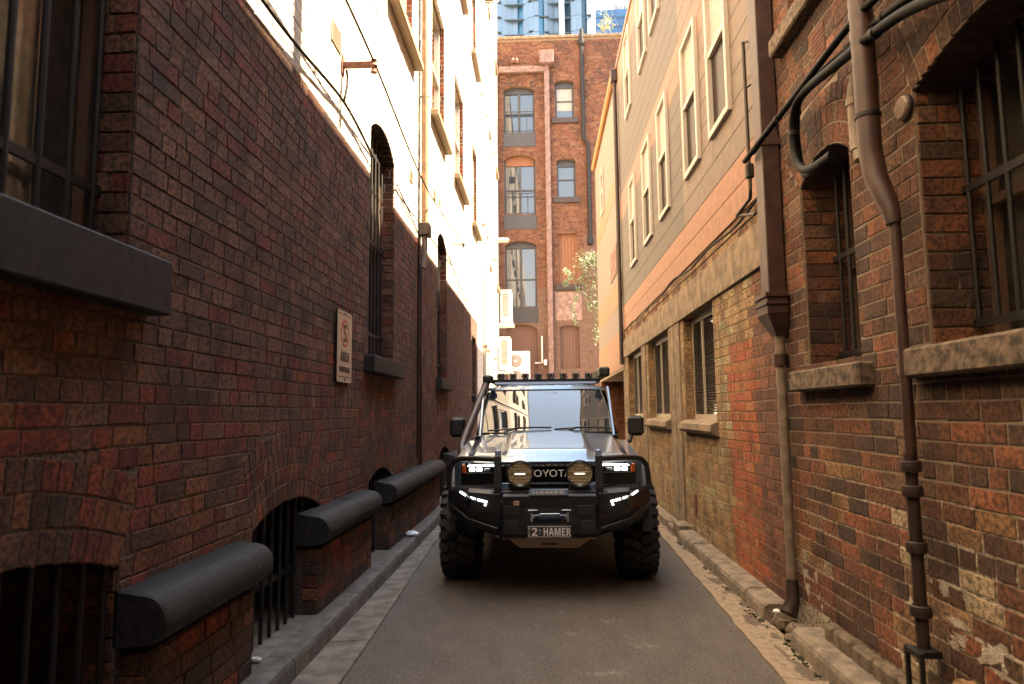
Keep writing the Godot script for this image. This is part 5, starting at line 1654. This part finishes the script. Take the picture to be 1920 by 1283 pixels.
	# wipers
	for q in [[Vector3(-.42, 1.318, -.475), Vector3(-.16, 1.352, -.505), Vector3(-.60, 1.325, -.54), Vector3(.05, 1.352, -.515)], [Vector3(.20, 1.318, -.470), Vector3(.40, 1.350, -.51), Vector3(.08, 1.335, -.497), Vector3(.66, 1.340, -.585)]]:
		var wp := part("wiper", M.plastic_black, V, func(b): b.tube([q[0], (q[0] + q[1]) * .5 + Vector3(0, .018, .006), q[1]], [.014, .012, .009], 6))
		part("blade", M.plastic_black, wp, func(b): b.tube([q[2], q[1] + Vector3(0, .004, 0), q[3]], .010, 6))
		part("pivot", M.silver, wp, func(b): b.lathe(q[0], Vector3.UP, [[.02, -.02], [.018, .008], [0, .012]], 10))
	front_end(V)
	# mirrors
	for s in [-1.0, 1.0]:
		var mr := part("side_mirror", M.plastic_black, V, func(b): b.box(Vector3(s * .935, 1.362, -.70), Vector3(.165, .21, .085), .030))
		part("mirror_arm", M.plastic_black, mr, func(b): b.tube([Vector3(s * .79, 1.19, -.66), Vector3(s * .87, 1.205, -.68), Vector3(s * .89, 1.28, -.70)], .022, 8))
		part("mirror_glass", M.chrome, mr, func(b): b.span(Vector3(s * .935 - .07, 1.27, -.748), Vector3(s * .935 + .07, 1.455, -.744)))
	# snorkel
	var sn := part("snorkel", M.snorkel, V, func(b): b.tube([Vector3(-.80, 1.06, -.20), Vector3(-.845, 1.10, -.34), Vector3(-.862, 1.17, -.44), Vector3(-.845, 1.25, -.52), Vector3(-.70, 1.72, -1.02), Vector3(-.675, 1.80, -1.11), Vector3(-.66, 1.86, -1.14)], [.040, .046, .046, .044, .040, .042, .042], 14))
	part("snorkel_head", M.plastic_black, sn, func(b): b.lathe(Vector3(-.645, 1.86, -1.14), Vector3.UP, [[0, -.02], [.05, -.02], [.062, 0], [.062, .05], [.045, .07], [0, .075]], 16))
	for k in [.35, .75]:
		part("clamp", M.silver, sn, func(b): b.box(Vector3(lerpf(-.82, -.68, k), lerpf(1.25, 1.74, k), lerpf(-.55, -1.06, k)), Vector3(.05, .02, .03), .004))
	# roof rack, lights and awning
	var rk := part("roof_rack", M.steel_black, V, func(b):
		for z in [-1.3800, -1.6, -2.0, -2.5]:
			b.span(Vector3(-.60, 1.852, z - .03), Vector3(.60, 1.892, z + .03), .004)
		for s in [-.605, .605]:
			b.span(Vector3(s - .02, 1.846, -2.6), Vector3(s + .02, 1.884, -1.2800), .004))
	part("fairing", M.badge_blue, rk, func(b): b.box(Vector3(0, 1.850, -1.2950), Vector3(1.16, .042, .01), .003, Basis(Vector3.RIGHT, -.35)))
	part("front_rail", M.steel_black, rk, func(b): b.span(Vector3(-.635, 1.868, -1.3350), Vector3(.635, 1.892, -1.2800), .004))
	for k in 8:
		var x := -.515 + k * .1443
		var rl := part("roof_light", M.plastic_black, V, func(b): b.box(Vector3(x, 1.926, -1.3100), Vector3(.082, .064, .055), .008))
		part("bezel", M.silver, rl, func(b):
			for s in [-1.0, 1.0]:
				b.tube([Vector3(x + s * .029, 1.900, -1.2810), Vector3(x + s * .023, 1.914, -1.2800), Vector3(x + s * .022, 1.926, -1.2800), Vector3(x + s * .023, 1.938, -1.2800), Vector3(x + s * .029, 1.950, -1.2810)], .0035, 5)
			for y in [1.901, 1.951]:
				b.box(Vector3(x - .009, y, -1.2810), Vector3(.011, .005, .004)); b.box(Vector3(x + .009, y, -1.2810), Vector3(.011, .005, .004)))
		part("lens", M.glass, rl, func(b): b.box(Vector3(x, 1.926, -1.2825), Vector3(.060, .046, .006), .002))
		part("bracket", M.steel_black, rl, func(b): b.span(Vector3(x - .012, 1.892, -1.3300), Vector3(x + .012, 1.896, -1.2900)))
	var aw := part("awning_case", M.plastic_black, V, func(b): b.box(Vector3(.665, 1.960, -1.87), Vector3(.115, .105, 1.5), .02))
	part("end_cap", M.steel_black, aw, func(b): b.box(Vector3(.667, 1.960, -1.2350), Vector3(.122, .112, .05), .018))
	part("buckle", M.letter_white, aw, func(b): b.box(Vector3(.607, 1.960, -1.2650), Vector3(.012, .08, .014), .002))
	# tray behind the cab
	var tr := part("tray", M.steel_black, V, func(b):
		b.span(Vector3(-.84, .78, -4.35), Vector3(.84, .84, -2.72), .008)
		b.span(Vector3(-.84, .84, -4.35), Vector3(-.80, 1.16, -2.72), .006); b.span(Vector3(.80, .84, -4.35), Vector3(.84, 1.16, -2.72), .006)
		b.span(Vector3(-.80, .84, -4.35), Vector3(.80, 1.16, -4.31), .006))
	part("headboard", M.steel_black, tr, func(b): b.span(Vector3(-.72, .84, -2.76), Vector3(.72, 1.74, -2.72), .006))
	part("chassis", M.plastic_black, V, func(b):
		for s in [-.36, .36]:
			b.span(Vector3(s - .05, .52, -4.25), Vector3(s + .05, .66, .60), .006))
	# axles, springs and hubs
	for z in [0.0, -3.02]:
		var ax := part("axle", M.plastic_black, V, func(b): b.tube([Vector3(-.64, .44, z), Vector3(.64, .44, z)], .045, 10))
		part("differential", M.plastic_black, ax, func(b): b.lathe(Vector3(.16, .44, z), Vector3.BACK, [[0, -.13], [.09, -.11], [.13, 0], [.10, .10], [0, .13]], 14))
		part("diff_drop", M.plastic_black, ax, func(b): b.span(Vector3(-.5, .36, z - .03), Vector3(.5, .39, z + .01), .01))
	for s in [-1.0, 1.0]:
		part("damper", M.silver, V, func(b): b.tube([Vector3(s * .47, .37, .16), Vector3(s * .47, .52, .14)], .022, 8))
		part("tow_lug", M.bronze, V, func(b):
			for k in 2:
				b.lathe(Vector3(s * (.37 - k * .055), .475, .74), Vector3.BACK, [[0, .012], [.014, .012], [.021, .004], [.021, -.02]], 10))
	wheels(V)

func beam(b: MB, a: Vector3, e: Vector3, wx: float, wz: float) -> void:   # a pillar with softened edges
	var d := (e - a).normalized()
	var bs := Basis(Vector3.RIGHT, d, Vector3.RIGHT.cross(d).normalized()).orthonormalized()
	b.box((a + e) * .5, Vector3(wx, a.distance_to(e), wz), .010, bs)

func front_end(V: Node3D) -> void:
	# grille
	var gr := part("grille", M.gloss_black, V, func(b): b.span(Vector3(-.40, .865, .60), Vector3(.42, 1.075, .64)))
	for k in 9:
		part("grille_bar", M.gloss_black, gr, func(b): b.span(Vector3(-.395, .885 + k * .017, .64), Vector3(.415, .892 + k * .017, .655)))
	var st := part("upper_strip", M.silver, gr, func(b): b.span(Vector3(-.39, 1.052, .648), Vector3(.405, 1.072, .668), .003))
	for k in 14:
		part("slot", M.gloss_black, st, func(b): b.box(Vector3(-.355 + k * .0558, 1.062, .668), Vector3(.026, .009, .003)))
	part("lower_strip", M.chrome, gr, func(b): b.span(Vector3(-.39, .905, .655), Vector3(.405, .911, .664), .001))
	var tx := put("lettering", text_mesh("TOYOTA", .073, .012, 500), M.letter_white, gr)
	fit(tx, Vector3(.012, .993, .672), .375, .056)
	# bumper panel between grille and bar, body colour
	part("valance", M.car_paint, V, func(b): b.span(Vector3(-.62, .78, .60), Vector3(.64, .866, .66), .01))
	for s in [-1.0, 1.0]:
		var cx: float = s * .595
		var hl := part("headlight", M.gloss_black, V, func(b): b.box(Vector3(cx, .982, .585), Vector3(.305, .190, .09), .012))
		part("light_guide", M.led, hl, func(b): b.box(Vector3(cx - s * .02, 1.058, .634), Vector3(.235, .016, .008), .003))
		for k in 2:
			part("projector", M.led, hl, func(b): b.box(Vector3(cx + s * (.055 - k * .062), 1.024, .634), Vector3(.050, .030, .010), .005))
		part("side_lens", M.silver, hl, func(b): b.box(Vector3(cx - s * .075, 1.022, .632), Vector3(.048, .026, .006), .003))
		part("indicator", M.amber, hl, func(b): b.box(Vector3(cx + s * .125, 1.032, .620), Vector3(.034, .072, .05), .006))
		part("trim_line", M.silver, hl, func(b): b.box(Vector3(cx, .996, .633), Vector3(.25, .004, .004)))
		part("lower_trim", M.chrome, hl, func(b): b.box(Vector3(cx, .890, .632), Vector3(.30, .006, .008)))
		part("wing_corner", M.car_paint, V, func(b): b.span(Vector3(s * .748, .86, .42), Vector3(s * .802, 1.095, .60), .02))
	# bull bar: centre section, swept wings, hoops and uprights
	var bb := part("bull_bar", M.steel_black, V, func(b):
		b.span(Vector3(-.40, .50, .70), Vector3(.41, .86, .92), .03))
	part("top_shelf", M.steel_black, bb, func(b): b.span(Vector3(-.47, .845, .66), Vector3(.48, .872, .90), .008))
	for s in [-1.0, 1.0]:
		part("wing", M.steel_black, bb, func(b):
			var o := [[.40, .93], [.66, .86], [.86, .60], [.875, .42]]               # x, z from the middle to the corner
			var tops := [.872, .885, .875, .87]
			var mids := [.70, .715, .735, .75]
			var lows := [.50, .565, .655, .70]
			for i in 3:
				var p := []
				for j in [i, i + 1]:
					p.append([Vector3(s * o[j][0], tops[j], o[j][1] - .05), Vector3(s * o[j][0], tops[j] - .025, o[j][1]), Vector3(s * o[j][0], mids[j], o[j][1] + .012), Vector3(s * o[j][0], lows[j] + .04, o[j][1] - .03), Vector3(s * o[j][0], lows[j], o[j][1] - .10)])
				for k in 4:
					b.face([p[0][k], p[1][k], p[1][k + 1]], Vector3(s * .3, .5 - k * .3, 1)); b.face([p[0][k], p[1][k + 1], p[0][k + 1]], Vector3(s * .3, .5 - k * .3, 1))
				b.face([p[0][0], p[1][0], p[1][0] - Vector3(0, 0, .2), p[0][0] - Vector3(0, 0, .2)], Vector3.UP)
				b.face([p[0][4], p[1][4], p[1][4] - Vector3(0, 0, .2), p[0][4] - Vector3(0, 0, .2)], Vector3.DOWN)
			b.span(Vector3(s * .40, .56, .50), Vector3(s * .62, .84, .70), .01))
		part("crease", M.steel_black, bb, func(b): b.tube([Vector3(s * .42, .575, .925), Vector3(s * .66, .645, .865), Vector3(s * .86, .745, .615)], .011, 6))
		part("hoop", M.steel_black, bb, func(b):
			var pts := []
			for q in [[.43, 1.125, .84], [.60, 1.130, .80], [.735, 1.122, .72], [.790, 1.105, .68], [.828, 1.065, .655], [.842, 1.00, .645], [.848, .93, .64], [.85, .86, .64]]:
				pts.append(Vector3(s * q[0], q[1], q[2]))
			b.tube(pts, .023, 10))
		part("upright", M.steel_black, bb, func(b):
			b.prism(PackedVector2Array([Vector2(.72, .80), Vector2(.91, .80), Vector2(.915, .90), Vector2(.875, 1.15), Vector2(.82, 1.165), Vector2(.80, 1.10), Vector2(.80, .90)]), Vector3(s * .415 - .029, 0, 0), Vector3.BACK, Vector3.UP, Vector3.RIGHT, .058))
		part("hood_post", M.badge_blue, bb, func(b): b.box(Vector3(s * .415, 1.175, .80), Vector3(.05, .05, .05), .01))
		# running lights in the wings
		var path := [Vector3(s * .735, .853, .77), Vector3(s * .685, .832, .835), Vector3(s * .665, .823, .862), Vector3(s * .600, .808, .885), Vector3(s * .580, .803, .892), Vector3(s * .505, .787, .912), Vector3(s * .520, .757, .916)]
		var rl := part("running_light", M.led, bb, func(b): b.tube([path[0], path[1]], .008, 6))
		part("segment", M.led, rl, func(b): b.tube([path[2], path[3]], .008, 6))
		part("segment", M.led, rl, func(b): b.tube([path[4], path[5], path[6]], .009, 6))
		part("fog_lamp", M.glass, bb, func(b): b.lathe(Vector3(s * .66, .785, .865), Vector3(s * .30, -.1, .95).normalized(), [[.045, -.02], [.045, .006], [.036, .014], [0, .012]], 14))
		# round driving lights
		var dx: float = s * .243 + .012
		var dl := part("driving_light", M.plastic_black, V, func(b): b.lathe(Vector3(dx, 1.008, .88), Vector3.BACK, [[0, -.08], [.06, -.08], [.095, -.02], [.110, .0], [.112, .03], [.104, .036], [.098, .030], [.098, .022], [0, .022]], 32))
		part("reflector_bowl", M.lens_bowl, dl, func(b): b.lathe(Vector3(dx, 1.008, .88), Vector3.BACK, [[0, .0235], [.093, .0235], [.095, .021]], 28))
		part("bezel", M.chrome, dl, func(b):
			for a0 in [-.62, PI - .62]:
				var pts := []
				for k in 11:
					var a: float = a0 + 1.24 * k / 10.0
					pts.append(Vector3(dx + cos(a) * .097, 1.008 + sin(a) * .097, .913))
				b.tube(pts, .0045, 5))
		for r in 7:
			for c in 7:
				var p := Vector2((c - 3 + (.5 if r % 2 == 1 else 0.0)) * .026, (r - 3) * .0235)
				if p.length() < .087 and r != 3:
					part("reflector", M.lens_gold, dl, func(b): b.lathe(Vector3(dx + p.x, 1.008 + p.y, .902), Vector3.BACK, [[.0115, .006], [.008, .001], [.004, -.001], [0, -.001]], 8))
		part("position_bar", M.led_soft, dl, func(b): b.box(Vector3(dx, 1.008, .906), Vector3(.085, .008, .006), .002))
		part("bracket", M.steel_black, dl, func(b): b.prism(PackedVector2Array([Vector2(-.10, .868), Vector2(.10, .868), Vector2(.07, .93), Vector2(-.07, .93)]), Vector3(dx, 0, .83), Vector3.RIGHT, Vector3.UP, Vector3.BACK, .04))
		for y in [.092, -.092]:
			part("highlight_tab", M.silver, dl, func(b): b.box(Vector3(dx, 1.008 + y, .911), Vector3(.04, .008, .006), .002))
		part("body_wedge", M.badge_blue, bb, func(b): b.prism(PackedVector2Array([Vector2(s * .40, .872), Vector2(s * .33, .872), Vector2(s * .345, .90), Vector2(s * .40, .91)]), Vector3(0, 0, .70), Vector3.RIGHT, Vector3.UP, Vector3.BACK, .03))
	# name panel, winch, plate, badge, skid plate
	var npn := part("name_panel", M.badge_blue, bb, func(b): b.prism(PackedVector2Array([Vector2(-.165, .838), Vector2(.165, .838), Vector2(.155, .885), Vector2(-.155, .885)]), Vector3(.0, 0, .885), Vector3.RIGHT, Vector3.UP, Vector3.BACK, .045))
	var t2 := put("lettering", text_mesh("HAMER", .034, .006), M.letter_white, npn)
	fit(t2, Vector3(.0, .861, .932), .26, .026)
	part("winch_bay", M.plastic_black, bb, func(b): b.span(Vector3(-.205, .60, .915), Vector3(.215, .735, .925)))
	var wn := part("winch", M.gloss_black, bb, func(b): b.tube([Vector3(-.15, .66, .90), Vector3(.16, .66, .90)], .038, 14))
	part("rope", M.rope_navy, wn, func(b): b.tube([Vector3(-.08, .66, .90), Vector3(.09, .66, .90)], .0415, 14))
	for s in [-1.0, 1.0]:
		part("roller", M.silver, wn, func(b): b.tube([Vector3(s * .145 + .005, .632, .945), Vector3(s * .145 + .005, .70, .945)], .008, 8))
		part("pin", M.silver, wn, func(b): b.lathe(Vector3(s * .13 + .005, .668, .94), Vector3.BACK, [[.010, 0], [.008, .008], [0, .01]], 8))
		part("hanger", M.silver, wn, func(b): b.box(Vector3(s * .135 + .005, .722, .937), Vector3(.075, .007, .008), .002))
		part("recess", M.plastic_black, bb, func(b): b.box(Vector3(s * .30, .72, .921), Vector3(.13, .075, .006), .002))
		part("recess", M.plastic_black, bb, func(b): b.box(Vector3(s * .30, .60, .921), Vector3(.10, .07, .006), .002))
	part("fairlead", M.silver, wn, func(b): b.span(Vector3(-.075, .689, .932), Vector3(.085, .697, .942), .002))
	var pl := part("number_plate", M.sign_black, bb, func(b): b.span(Vector3(-.178, .505, .930), Vector3(.182, .602, .938), .003))
	part("plate_edge", M.letter_white, pl, func(b):
		b.span(Vector3(-.17, .592, .938), Vector3(.174, .5955, .9395)); b.span(Vector3(-.17, .511, .938), Vector3(.174, .5145, .9395)))
	for w in [["2", -.118, .046], ["HAMER", .064, .218]]:
		var t := put("character", text_mesh(w[0], .07, .003, 600), M.letter_white, pl)
		fit(t, Vector3(w[1], .553, .9395), w[2], .062)
	for w in [["V", .577], ["I", .553], ["C", .529]]:
		var t := put("character", text_mesh(w[0], .024, .003), M.letter_white, pl)
		fit(t, Vector3(-.162, w[1], .9395), .014 if w[0] != "I" else .004, .018)
	part("crest", M.letter_blue, pl, func(b): b.prism(PackedVector2Array([Vector2(-.085, .535), Vector2(-.066, .535), Vector2(-.0755, .552)]), Vector3(0, 0, .938), Vector3.RIGHT, Vector3.UP, Vector3.BACK, .002))
	part("crest_dot", M.letter_white, pl, func(b): b.lathe(Vector3(-.0755, .564, .938), Vector3.BACK, [[0, .002], [.006, .002], [.006, 0]], 10))
	var bd := part("badge", M.badge_orange, bb, func(b):
		for s in [-1.0, 1.0]:
			var pts := []
			for q in [[-1, -.9], [.6, -.9], [1, -.3], [1, .3], [.6, .9], [-1, .9]]:
				pts.append(Vector3(-.262 + s * (.010 + q[0] * .011), .776 + q[1] * .014, .922))
			b.tube(pts, .0045, 5))
	part("badge_core", M.letter_white, bd, func(b): b.box(Vector3(-.262, .776, .922), Vector3(.02, .005, .006)))
	part("skid_plate", M.bronze, V, func(b):
		var a := [Vector3(-.345, .478, .80), Vector3(.345, .478, .80), Vector3(.24, .395, .765), Vector3(-.24, .395, .765)]
		b.face(a, Vector3(0, -.4, 1)); b.face([a[3], a[2], Vector3(.24, .375, .2), Vector3(-.24, .375, .2)], Vector3.DOWN)
		b.face([a[0], a[3], Vector3(-.24, .375, .2), Vector3(-.36, .46, .2)], Vector3(-1, -1, 0)); b.face([a[1], a[2], Vector3(.24, .375, .2), Vector3(.36, .46, .2)], Vector3(1, -1, 0)))
	part("skid_slot", M.iron_brown, V, func(b): b.box(Vector3(0, .428, .7815), Vector3(.13, .014, .004), 0.0, Basis(Vector3.RIGHT, .4)))

func wheels(V: Node3D) -> void:
	var R := .438
	var W := .305
	var tyre := MB.new()
	tyre.lathe(Vector3.ZERO, Vector3.RIGHT, [[.225, -W * .40], [.25, -W * .47], [.32, -W * .52], [.375, -W * .51], [.402, -W * .46], [.410, -W * .36], [.412, 0], [.410, W * .36], [.402, W * .46], [.375, W * .51], [.32, W * .52], [.25, W * .47], [.225, W * .40]], 48)
	var tread := MB.new()
	var cnt := 26
	for k in cnt:
		for c in 4:
			var sgn := -1.0 if c < 2 else 1.0
			var inner: bool = c == 1 or c == 2
			var a: float = TAU * (k + (.0 if c < 2 else .5) + (.25 if inner else 0.0)) / cnt
			var bs := Basis(Vector3.RIGHT, a)
			var xx: float = sgn * (W * .14 if inner else W * .38)
			var skew := Basis(Vector3.UP, sgn * (.55 if inner else -.28))
			var sz := Vector3(W * (.30 if inner else .25), .030, .072 if inner else .066)
			var rr: float = R - .013 if inner else R - .018
			tread.box(bs * Vector3(xx, rr, 0), sz, .005, bs * skew * Basis(Vector3.BACK, 0.0 if inner else -sgn * .28))
		for s in [-1.0, 1.0]:
			var a2: float = TAU * (k + (.0 if s < 0 else .5)) / cnt
			var b2 := Basis(Vector3.RIGHT, a2)
			tread.box(b2 * Vector3(s * W * .515, .385, 0), Vector3(.022, .07, .046 if k % 2 == 0 else .034), .005, b2 * Basis(Vector3.BACK, s * .16))
	var rim := MB.new()
	rim.lathe(Vector3.ZERO, Vector3.RIGHT, [[.0, W * .18], [.05, W * .18], [.06, W * .22], [.10, W * .22], [.19, W * .12], [.215, W * .30], [.232, W * .44], [.232, -W * .44], [.215, -W * .40], [.20, 0], [0, 0]], 28)
	for k in 8:
		var a := TAU * k / 8.0
		rim.box(Basis(Vector3.RIGHT, a) * Vector3(W * .20, .135, 0), Vector3(.03, .15, .045), .008, Basis(Vector3.RIGHT, a))
	var tm := tyre.done()
	var dm := tread.done()
	var rm := rim.done()
	for p in [[-1.0, 0.0], [1.0, 0.0], [-1.0, -3.02], [1.0, -3.02]]:
		var w := Node3D.new()
		w.name = called(V, "wheel")
		w.position = Vector3(p[0] * .805, R - .003, p[1])
		if p[0] < 0:
			w.rotation.y = PI
		V.add_child(w, true)
		put("tyre", tm, M.rubber, w); put("tread", dm, M.tread_rubber, w); put("rim", rm, M.steel_black, w)

# ---------------------------------------------------------------- litter and weeds
func small_things() -> void:
	for q in [[Vector3(-1.50, .152, -7.9), .075, "crumpled white bag on the grey kerb near the front wheel"], [Vector3(-1.63, .135, -3.95), .028, "scrap of white paper below the nearest rounded coping"], [Vector3(1.60, .125, -4.95), .025, "scrap of white paper on the broken kerb at the downpipe foot"]]:
		var o := thing("paper_scrap", q[2], "litter", q[0])
		part("crumple", M.paper, o, func(b):
			var r := RandomNumberGenerator.new()
			r.seed = int(q[1] * 1000)
			var pts := []
			for j in 5:
				var row := []
				for i in 8:
					var a := TAU * i / 8.0
					var t := PI * j / 4.0
					row.append(Vector3(cos(a) * sin(t) * 1.3, cos(t) * .55, sin(a) * sin(t)) * q[1] * r.randf_range(.55, 1.1))
				pts.append(row)
			for j in 4:
				for i in 8:
					var f := [pts[j][i], pts[j][(i + 1) % 8], pts[j + 1][(i + 1) % 8], pts[j + 1][i]]
					b.face([f[0], f[1], f[2]], f[0] + f[2]); b.face([f[0], f[2], f[3]], f[0] + f[2]))
	var m := thing("moss", "dark green moss in the joint between broken kerb and gutter", "moss")
	m.set_meta("kind", "stuff")
	part("tufts", M.moss, m, func(b):
		for k in 420:
			var d := rng.randf_range(3.0, 8.2)
			if blot.get_noise_2d(d * 2.6, 3.0) + rng.randf_range(-.1, .1) < .12:
				continue
			rock(b, Vector3(1.558 - absf(rng.randfn(0, .022)), .006, -d), rng.randf_range(.004, .014)))
